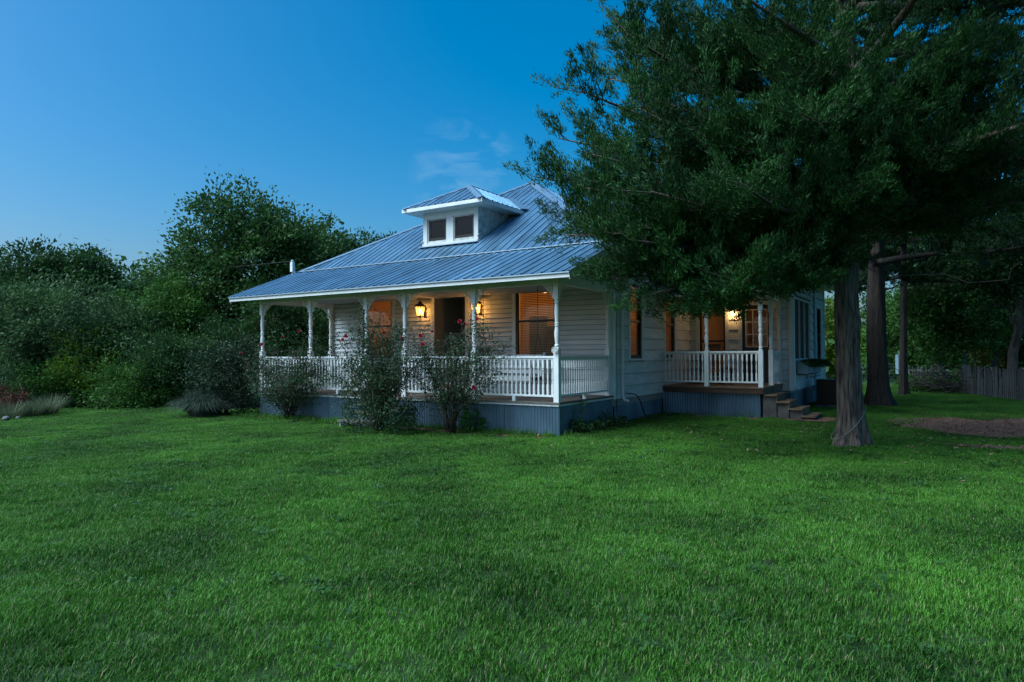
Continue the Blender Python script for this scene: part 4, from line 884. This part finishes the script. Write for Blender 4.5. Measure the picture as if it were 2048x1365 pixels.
crown_tree('red_leaved_plant', 'low red-leaved plant at the left edge of the lawn', (p[0]-.2, p[1]+.2), [(0, 0, .35, .5, .4, .3)], m_red, cat='plant', ncl=40, per=45, leaf=.06, crad=.16, seed=70, trunk_r=.02, nlimb=10)
for i, (px, py, s) in enumerate(((12, 840, .10), (36, 838, .07))):
    p = gnd(px, py); mb = MB().lathe([(.6*s, -.02), (1.0*s, .25*s), (.95*s, .6*s), (.55*s, .9*s), (.05*s, .95*s)], 9, (0, 0, 0)); o = mb.build('border_stone', stonem, None); o.location = (p[0], p[1], 0); o.scale = (1.2, .8, 1)
    tag(o, ('larger' if i == 0 else 'smaller')+' pale stone at the left border of the lawn', 'stone', 'border stones')
m_hosta = leafmat('broad_green_leaf', (.03, .10, .02), (.08, .22, .05), .4)
for i, (px, py, s) in enumerate(((958, 862, 1.), (985, 856, .8), (940, 860, .6))):
    p = gnd(px, py); crown_tree('broadleaf_plant', ('largest', 'right', 'smallest')[i]+' bright green broad-leaved plant at the foot of the front skirting', (p[0], min(p[1], -.15)), [(0, 0, .2*s, .26*s, .16*s, .18*s)], m_hosta, cat='plant', group='broad-leaved plants before the skirting', ncl=8, per=6, leaf=.15*s, crad=.1, seed=80+i, trunk_r=.01, nlimb=6, aspect=.75)
for i, (px, py, s, lb_) in enumerate(((1150, 866, 1., 'dark low plant with one upright stem at the near porch corner'), (1180, 862, .8, 'dark low plant midway along the porch side skirting'), (1213, 855, 1., 'dark low plant at the end of the porch side skirting'))):
    p = gnd(px, py); crown_tree('low_plant', lb_, (p[0]+.12, p[1]), [(0, 0, .12*s, .25*s, .18*s, .13*s)]+([(0, .05, .4, .06, .06, .25)] if i == 0 else []), m_dark, cat='plant', group='low plants beside the porch skirting', ncl=22, per=26, leaf=.06, crad=.1, seed=85+i, trunk_r=.008, nlimb=6)

# ------------------------------------------------------------------ cedars
def trunk_mesh(r_base, r_top, h, lean, seed, flare=.5, n=36, k=46, knots=()):
    rg = np.random.default_rng(seed); ph = rg.uniform(0, 6.28, 8); V = []
    for i in range(k):
        z = -.08+h*(i/(k-1))**1.2; t = max(z, 0)/h
        for j in range(n):
            a = 2*pi*j/n; r_ = r_base*(1-t)+r_top*t; r_ *= 1+flare*math.exp(-max(z, 0)/.28)*(1+.45*sin(5*a+ph[0])+.2*sin(3*a+ph[7]))
            r_ *= 1+.055*sin(5*a+ph[1]+.5*z)+.045*sin(9*a+ph[2]-.7*z)+.03*sin(16*a+ph[3]+1.3*z)+.02*sin(27*a+ph[4]+2*sin(z))
            for ka, kz, kr in knots: r_ += kr*math.exp(-((z-kz)/.22)**2)*max(0, cos(a-ka))**6
            V.append((r_*cos(a)+lean[0]*z+.03*sin(z*.9+ph[5]), r_*sin(a)+lean[1]*z+.03*sin(z*.8+ph[6]), z))
    mb = MB(); mb.add(V, [(i*n+j, i*n+(j+1) % n, (i+1)*n+(j+1) % n, (i+1)*n+j) for i in range(k-1) for j in range(n)]); return mb
def cedar(base, label, bkm, r_base, h, z_lo, reach, nl, M, seed, twigs=24, sprigs=15, dead=26, az=None, blades_n=15, size=.066, knots=(), lean=(0, 0), drop=.9, extra=()):
    rg = np.random.default_rng(seed); x, y = base; t = empty('cedar_tree', (x, y, 0), label, 'tree', 'cedars right of the house')
    trunk_mesh(r_base, .07, h, lean, seed, knots=knots).build('trunk', bkm, t, True)
    lm = MB(); tw = MB(); SP = []; SD = []; BN = []
    specs = []
    for k in range(nl):
        z = z_lo+(h-z_lo)*((k+.5)/nl)**1.15; a = (k*2.399+rg.normal()*.35) if az is None else az(k, rg); L_ = reach(z, a)*rg.uniform(.8, 1.1)
        specs.append((z, a, L_, rg.uniform(-.15, .35) if z < 6 else rg.uniform(.1, .6)))
    specs += list(extra)
    for z, a, L_, rise in specs:
        d_ = np.array((cos(a), sin(a), 0)); s = np.linspace(0, 1, 9)[:, None]; side = np.array((-sin(a), cos(a), 0))
        zz = rise*L_*s-drop*.16*L_*(s**2)+(.12*L_*np.clip(s-.7, 0, 1)*2)
        p = np.array((lean[0]*z, lean[1]*z, z))+d_*L_*s+np.array((0, 0, 1))*zz+side*(rg.normal()*.12*L_*s*s+.05*L_*np.sin(3*s+rg.uniform(0, 6)))
        lm.tube(p, np.linspace(.05+.012*L_, .008, 9), 6)
        for q in range(twigs):
            u = rg.uniform(.22, 1.0)**.85; i = min(7, int(u*8)); f_ = u*8-i; c = p[i]*(1-f_)+p[i+1]*f_; tg = p[i+1]-p[i]; tg /= np.linalg.norm(tg)
            sd2 = side*rg.choice([-1, 1])*rg.uniform(.35, 1.1)+tg*rg.uniform(.5, 1.0)+np.array((0, 0, rg.uniform(-.2, .95))); sd2 /= np.linalg.norm(sd2)
            ln = rg.uniform(.5, 1.35)*(1.1-.3*u); e = c+sd2*ln+np.array((0, 0, rg.uniform(-.1, .28)))*ln
            mid = (c+e)/2+np.array((0, 0, -.06*ln)); tw.tube([c, mid, e], [.010, .006, .002], 4, False)
            ns = int(sprigs*ln*1.5); w_ = rg.uniform(.12, 1.05, ns); pp = np.where(w_[:, None] < .5, c+(mid-c)*w_[:, None]*2, mid+(e-mid)*(w_[:, None]*2-1))+rg.normal(size=(ns, 3))*(.10*(1.15-.95*w_))[:, None]
            SP.append(pp); SD.append(np.repeat((sd2*.75+np.array((0, 0, .62)))[None], ns, 0))
    for q in range(dead):
        z = rg.uniform(z_lo*.8, z_lo+3); a = rg.uniform(0, 6.28); d_ = np.array((cos(a), sin(a), rg.uniform(-.35, .15))); p = limb((lean[0]*z, lean[1]*z, z), np.array((0, 0, z))+d_*rg.uniform(.8, 2.4), rg, -.06, 6, .04)
        tw.tube(p, np.linspace(.014, .003, 6), 4, False)
        for j in range(2, 6):
            e = p[j]+rg.normal(size=3)*.28; tw.tube([p[j], (p[j]+e)/2+rg.normal(size=3)*.03, e], [.005, .004, .002], 3, False)
    SP = np.concatenate(SP); SD = np.concatenate(SD); N_ = len(SP)
    C = np.repeat(SP, blades_n, 0)+rg.normal(size=(N_*blades_n, 3))*.035; A = np.repeat(SD, blades_n, 0)
    link('foliage', npmesh('foliage', *slivers(C, size, rg, .27, A), M), t); lm.build('limbs', bkm, t, True); tw.build('twigs', bark2, t); return t
def reach1(z, a):
    # broad skirt of long limbs, longest toward the house and the open lawn
    return (4.3 if z < 7 else max(1.2, 4.3-(z-7)*.42))*(1+.12*cos(a-2.6))
ex = []
for (px, py, dep) in ((1105, 260, 10.6), (1115, 330, 10.2), (1190, 110, 10.8), (1240, 60, 10.9), (1150, 460, 10.0), (1200, 500, 9.8), (1290, 560, 9.7), (1400, 590, 9.6), (1500, 600, 9.8), (1240, 400, 9.4), (1330, 450, 9.2), (1420, 380, 9.0), (1200, 250, 9.8), (1300, 200, 9.5), (1420, 250, 9.2), (1550, 300, 9.3), (1560, 480, 10), (1850, 330, 10.5), (1800, 200, 10), (1900, 120, 10), (1780, 420, 11), (1950, 250, 11.5), (1190, 160, 12), (1250, 90, 12), (1340, 520, 11), (1450, 540, 12), (1230, 480, 12.3), (1600, 150, 9.5), (1700, 260, 9.6), (1350, 90, 10.2), (1480, 60, 10), (1950, 350, 11), (2000, 420, 12), (1900, 420, 11.5), (2030, 300, 10.8), (1850, 460, 13), (1980, 180, 10.5), (1620, 420, 9.6), (1680, 380, 9.8), (1300, 600, 10), (1380, 625, 9.9), (1450, 615, 9.8), (1520, 590, 10.2), (1260, 550, 10.3), (1340, 640, 10.5), (1420, 600, 10.8), (1135, 485, 10.3), (1130, 420, 10.4), (1120, 200, 10.6), (1120, 380, 10.5), (1150, 300, 9.9), (1180, 450, 9.9)):
    q = at(px, py, dep)-np.array((4.98, 1.4, 0)); L_ = math.hypot(q[0], q[1]); zc = max(3.5, q[2]-.12*L_); ex.append((zc, math.atan2(q[1], q[0]), L_*.95, (q[2]-zc)/L_+.09))
cedar((4.98, 1.4), 'large cedar with rough bare trunk standing on the lawn right of the house', bark, .205, 13.5, 3.7, reach1, 44, cedarm, 3, twigs=30, sprigs=19, dead=34, knots=((2.6, 2.35, .05), (-.5, 2.1, .05)), extra=ex)
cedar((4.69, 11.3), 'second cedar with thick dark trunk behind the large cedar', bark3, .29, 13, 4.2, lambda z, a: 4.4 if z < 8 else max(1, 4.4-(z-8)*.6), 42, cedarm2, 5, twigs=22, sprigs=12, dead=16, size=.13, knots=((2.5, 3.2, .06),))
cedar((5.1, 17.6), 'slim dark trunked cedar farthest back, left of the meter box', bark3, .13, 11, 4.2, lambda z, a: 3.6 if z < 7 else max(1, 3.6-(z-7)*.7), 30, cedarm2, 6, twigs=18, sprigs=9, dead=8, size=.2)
cedar((10.2, 4.5), 'added cedar beyond the right edge that shades the lawn, its limbs hanging into the picture', bark3, .28, 13, 3.8, lambda z, a: 4.2 if z < 8 else max(1, 4.2-(z-8)*.6), 40, cedarm2, 8, twigs=24, sprigs=13, dead=14, size=.11)  # trunk out of view, added to shade the right of the lawn
# wire looped round the big trunk
t = empty('wire_loop', (4.98, 1.4, 0), 'pale wire looped slantwise round the foot of the large cedar', 'wire')
wr0 = lambda z: .22*(1+.5*math.exp(-z/.28))+.012
MB().tube([(wr0(.40+.30*cos(a-.55))*cos(a), wr0(.40+.30*cos(a-.55))*sin(a), .40+.30*cos(a-.55)) for a in np.linspace(0, 6.28, 40)], .007, 4).build('strand', palebark, t)

# ---- garden edge at right
def btree(px, dep, L_, M, label, **k): return ptree('leafy_tree', label, px, dep, L_, M, group='trees behind the picket fence', **k)
m_warm = G_((.03, .045, .010), (.11, .12, .022), .45)  # yellow light on the low bush put into its leaf colour
btree(1885, 29, [(1885, 560, (70, 60)), (1850, 620, (60, 55)), (1920, 640, (60, 55)), (1870, 690, (50, 40))], m_mid, 'green tree with pale trunk behind the left picket fence', ncl=300, per=58, leaf=.16, crad=.45, bk=palebark, trunk_r=.12, seed=90, shell=.2)
btree(1925, 29.5, [(1940, 570, (60, 50)), (1925, 650, (45, 50))], m_dark, 'slender pale-trunked tree between the two picket fences', ncl=170, per=55, leaf=.16, crad=.45, bk=palebark, trunk_r=.08, seed=91, shell=.2)
btree(1990, 30, [(1990, 560, (70, 70)), (2040, 620, (70, 60)), (1970, 650, (50, 50))], m_mid, 'broad tree behind the right picket fence', ncl=300, per=58, leaf=.16, crad=.45, seed=92, shell=.2)
btree(2030, 33, [(2010, 680, (70, 45)), (2060, 660, (60, 50)), (1975, 720, (40, 30))], m_warm, 'yellow-lit bush low behind the right picket fence', ncl=200, per=55, leaf=.16, crad=.42, seed=93, trunk_r=.08)
btree(1690, 40, [(1665, 690, (60, 45)), (1650, 640, (40, 40)), (1700, 720, (60, 40))], m_lime, 'bright green tree in the gap right of the house wing', ncl=230, per=55, leaf=.2, crad=.5, seed=94)
btree(1780, 36, [(1770, 690, (50, 50)), (1800, 640, (50, 50)), (1790, 730, (50, 30))], m_mid, 'mid-green tree in the gap between the cedar trunks and fence', ncl=230, per=55, leaf=.18, crad=.5, seed=95)
btree(2010, 24, [(2000, 430, (90, 70)), (2080, 480, (90, 80)), (1960, 520, (70, 60)), (2060, 580, (80, 70)), (2100, 380, (90, 90))], m_dark, 'tall dark tree filling the right edge above the fence', ncl=520, per=60, leaf=.14, crad=.42, seed=98, shell=.2, trunk_r=.2)
btree(1870, 33, [(1850, 470, (80, 60)), (1900, 420, (80, 60)), (1780, 500, (60, 60)), (1930, 490, (70, 60)), (1720, 560, (50, 60))], m_oak, 'tall thin-leaved tree rising behind the pale trunks', ncl=420, per=50, leaf=.17, crad=.5, seed=99, shell=.2, trunk_r=.2)
def picket_fence(a, b, hgt, label, seed, gap=.13):
    rg = np.random.default_rng(seed); a, b = np.array(a[:2]), np.array(b[:2]); L_ = np.linalg.norm(b-a); d_ = (b-a)/L_; ang = math.atan2(d_[1], d_[0])
    t = empty('picket_fence', (a[0], a[1], 0), label, 'fence', 'weathered picket fences', rz=ang)
    for z in (.3, hgt*.8): MB().box(0, L_, .012, .05, z-.04, z+.04).build('rail', picketm, t)
    k = int(L_/gap); pk = MB().box(-.033, .033, -.012, .01, 0, 1).data('picket', picketm)
    for i in range(k):
        o = link('picket', pk, t, (gap*(i+.5), 0, .02)); o.scale = (rg.uniform(.75, 1.1), 1, hgt*rg.uniform(.9, 1.04)); o.rotation_euler = (rg.normal()*.03, rg.normal()*.035, 0)
    for x in (0, L_): MB().box(x-.06, x+.06, .051, .15, 0, hgt*1.02).build('post', picketm, t)
picket_fence(gnd(1817, 772), gnd(1868, 774), .92, 'short weathered picket fence behind the meter box', 1)
picket_fence(gnd(1925, 787), gnd(2075, 806), 1.05, 'leaning weathered picket fence at the right edge', 2)
# meter box on its post
p = at(1802, 772, 30.5); t = empty('meter_box', (p[0], p[1], 0), 'pale blue meter box on a post near the far picket fence', 'meter box', rz=YAW)
zc = at(1802, 729, 30.5)[2]
MB().box(-.18, .18, -.12, .1, zc-.43, zc+.43).build('case', greym, t); MB().box(-.165, .165, -.135, -.121, zc-.4, zc+.4).build('door_panel', greym, t); MB().tube([(.05, .05, 0), (.05, .05, zc-.43)], .06, 8).build('post', greym, t)
MB().tube([(-.06, -.02, 0), (-.06, -.02, zc-.43)], .03, 6).build('conduit', greym, t); MB().tube([(-.05, 0, zc+.43), (-.05, 0, zc+.6)], .03, 6).build('conduit', greym, t)
# wire fence
a, b = gnd(1690, 775), gnd(1815, 773); t = empty('wire_fence', (a[0], a[1], 0), 'low wire mesh fence behind the cedar trunks', 'fence'); mb = MB(); dv = b-a
for k in range(7): mb.tube([(0, 0, .15+.15*k), (dv[0], dv[1], .15+.15*k)], .008, 3, False)
for k in range(19): s = k/18; mb.tube([(dv[0]*s, dv[1]*s, .1), (dv[0]*s, dv[1]*s, 1.08)], .007, 3, False)
mb.build('wire_mesh', flash, t)
for s in (0, .5, 1): MB().tube([(dv[0]*s, dv[1]*s, 0), (dv[0]*s, dv[1]*s, 1.15)], .035, 6).build('post', picketm, t)
# brush pile and ivy between the fences
p = gnd(1895, 786); rg = np.random.default_rng(4); mb = MB()
for k in range(150):
    a = rg.normal(size=3)*np.array((.85, .6, .22))+np.array((0, 0, .45)); d_ = rg.normal(size=3)*np.array((1, .6, .35)); d_ /= np.linalg.norm(d_); L_ = rg.uniform(.3, 1.3); q = [a-d_*L_*.5, a+rg.normal(size=3)*.05, a+d_*L_*.5]; q = [np.maximum(z, (-9, -9, .02)) for z in q]; mb.tube(q, [.018, .014, .005], 4, False)
t = empty('brush_pile', (p[0], p[1], 0), 'heap of cut dead branches between the two picket fences', 'brush pile'); mb.build('branches', bark2, t)
ptree('ground_ivy', 'low green ivy patch in front of the brush pile', 1860, 27.5, [(1850, 768, (45, 14)), (1890, 772, (50, 14)), (1930, 778, (45, 12))], m_mid, cat='plant', ncl=130, per=40, leaf=.1, crad=.3, seed=97, trunk_r=.03, nlimb=6)
# window boxes with ferns
m_fern = leafmat('fern_frond', (.02, .045, .012), (.06, .11, .03), .3)
for i, (y0, y1) in enumerate(((8.75, 9.85), (10.05, 11.15))):
    t = empty('window_box', (XW+.17, (y0+y1)/2, 1.0), ('grey-blue window box of ferns nearest the side steps', 'grey-blue window box of ferns at the far end of the wing window')[i], 'window box', 'window boxes under the wing window')
    L_ = y1-y0
    for z in (.0, .19): MB().box(.125, .145, -L_/2, L_/2, z, z+.185).build('front_board', greym, t)
    MB().box(-.12, .124, -L_/2, -L_/2+.02, 0, .375).build('end_board', greym, t); MB().box(-.12, .124, L_/2-.02, L_/2, 0, .375).build('end_board', greym, t); MB().box(-.12, .124, -L_/2+.02, L_/2-.02, .0, .3).build('soil', soil, t)
    for s in (-1, 1): MB().tube([(-.14, s*L_*.38, -.02), (.1, s*L_*.38, -.03), (.14, s*L_*.38, -.09), (.10, s*L_*.38, -.13), (.05, s*L_*.38, -.1)], .012, 5).build('bracket', iron, t)
    rg = np.random.default_rng(20+i); C = []; A = []
    for k in range(46):
        o_ = np.array((rg.uniform(-.08, .08), rg.uniform(-L_/2, L_/2), .31)); a = rg.uniform(-1.3, 1.3); ln = rg.uniform(.35, .75); d_ = np.array((cos(a), sin(a)*.7, 0))
        s = np.linspace(.05, 1, 16)[:, None]; p = o_+d_*ln*s*.8+np.array((0, 0, 1))*(.38*s-.50*s**2)*ln*1.2
        for w_ in (-1, 1): C.append(p); A.append(np.repeat((np.array((-d_[1], d_[0], 0))*w_+d_*.4)[None], 16, 0))
    link('fern', leafmesh('fern', quads(np.concatenate(C), .09, rg, .3, .8, np.concatenate(A)), m_fern), t)
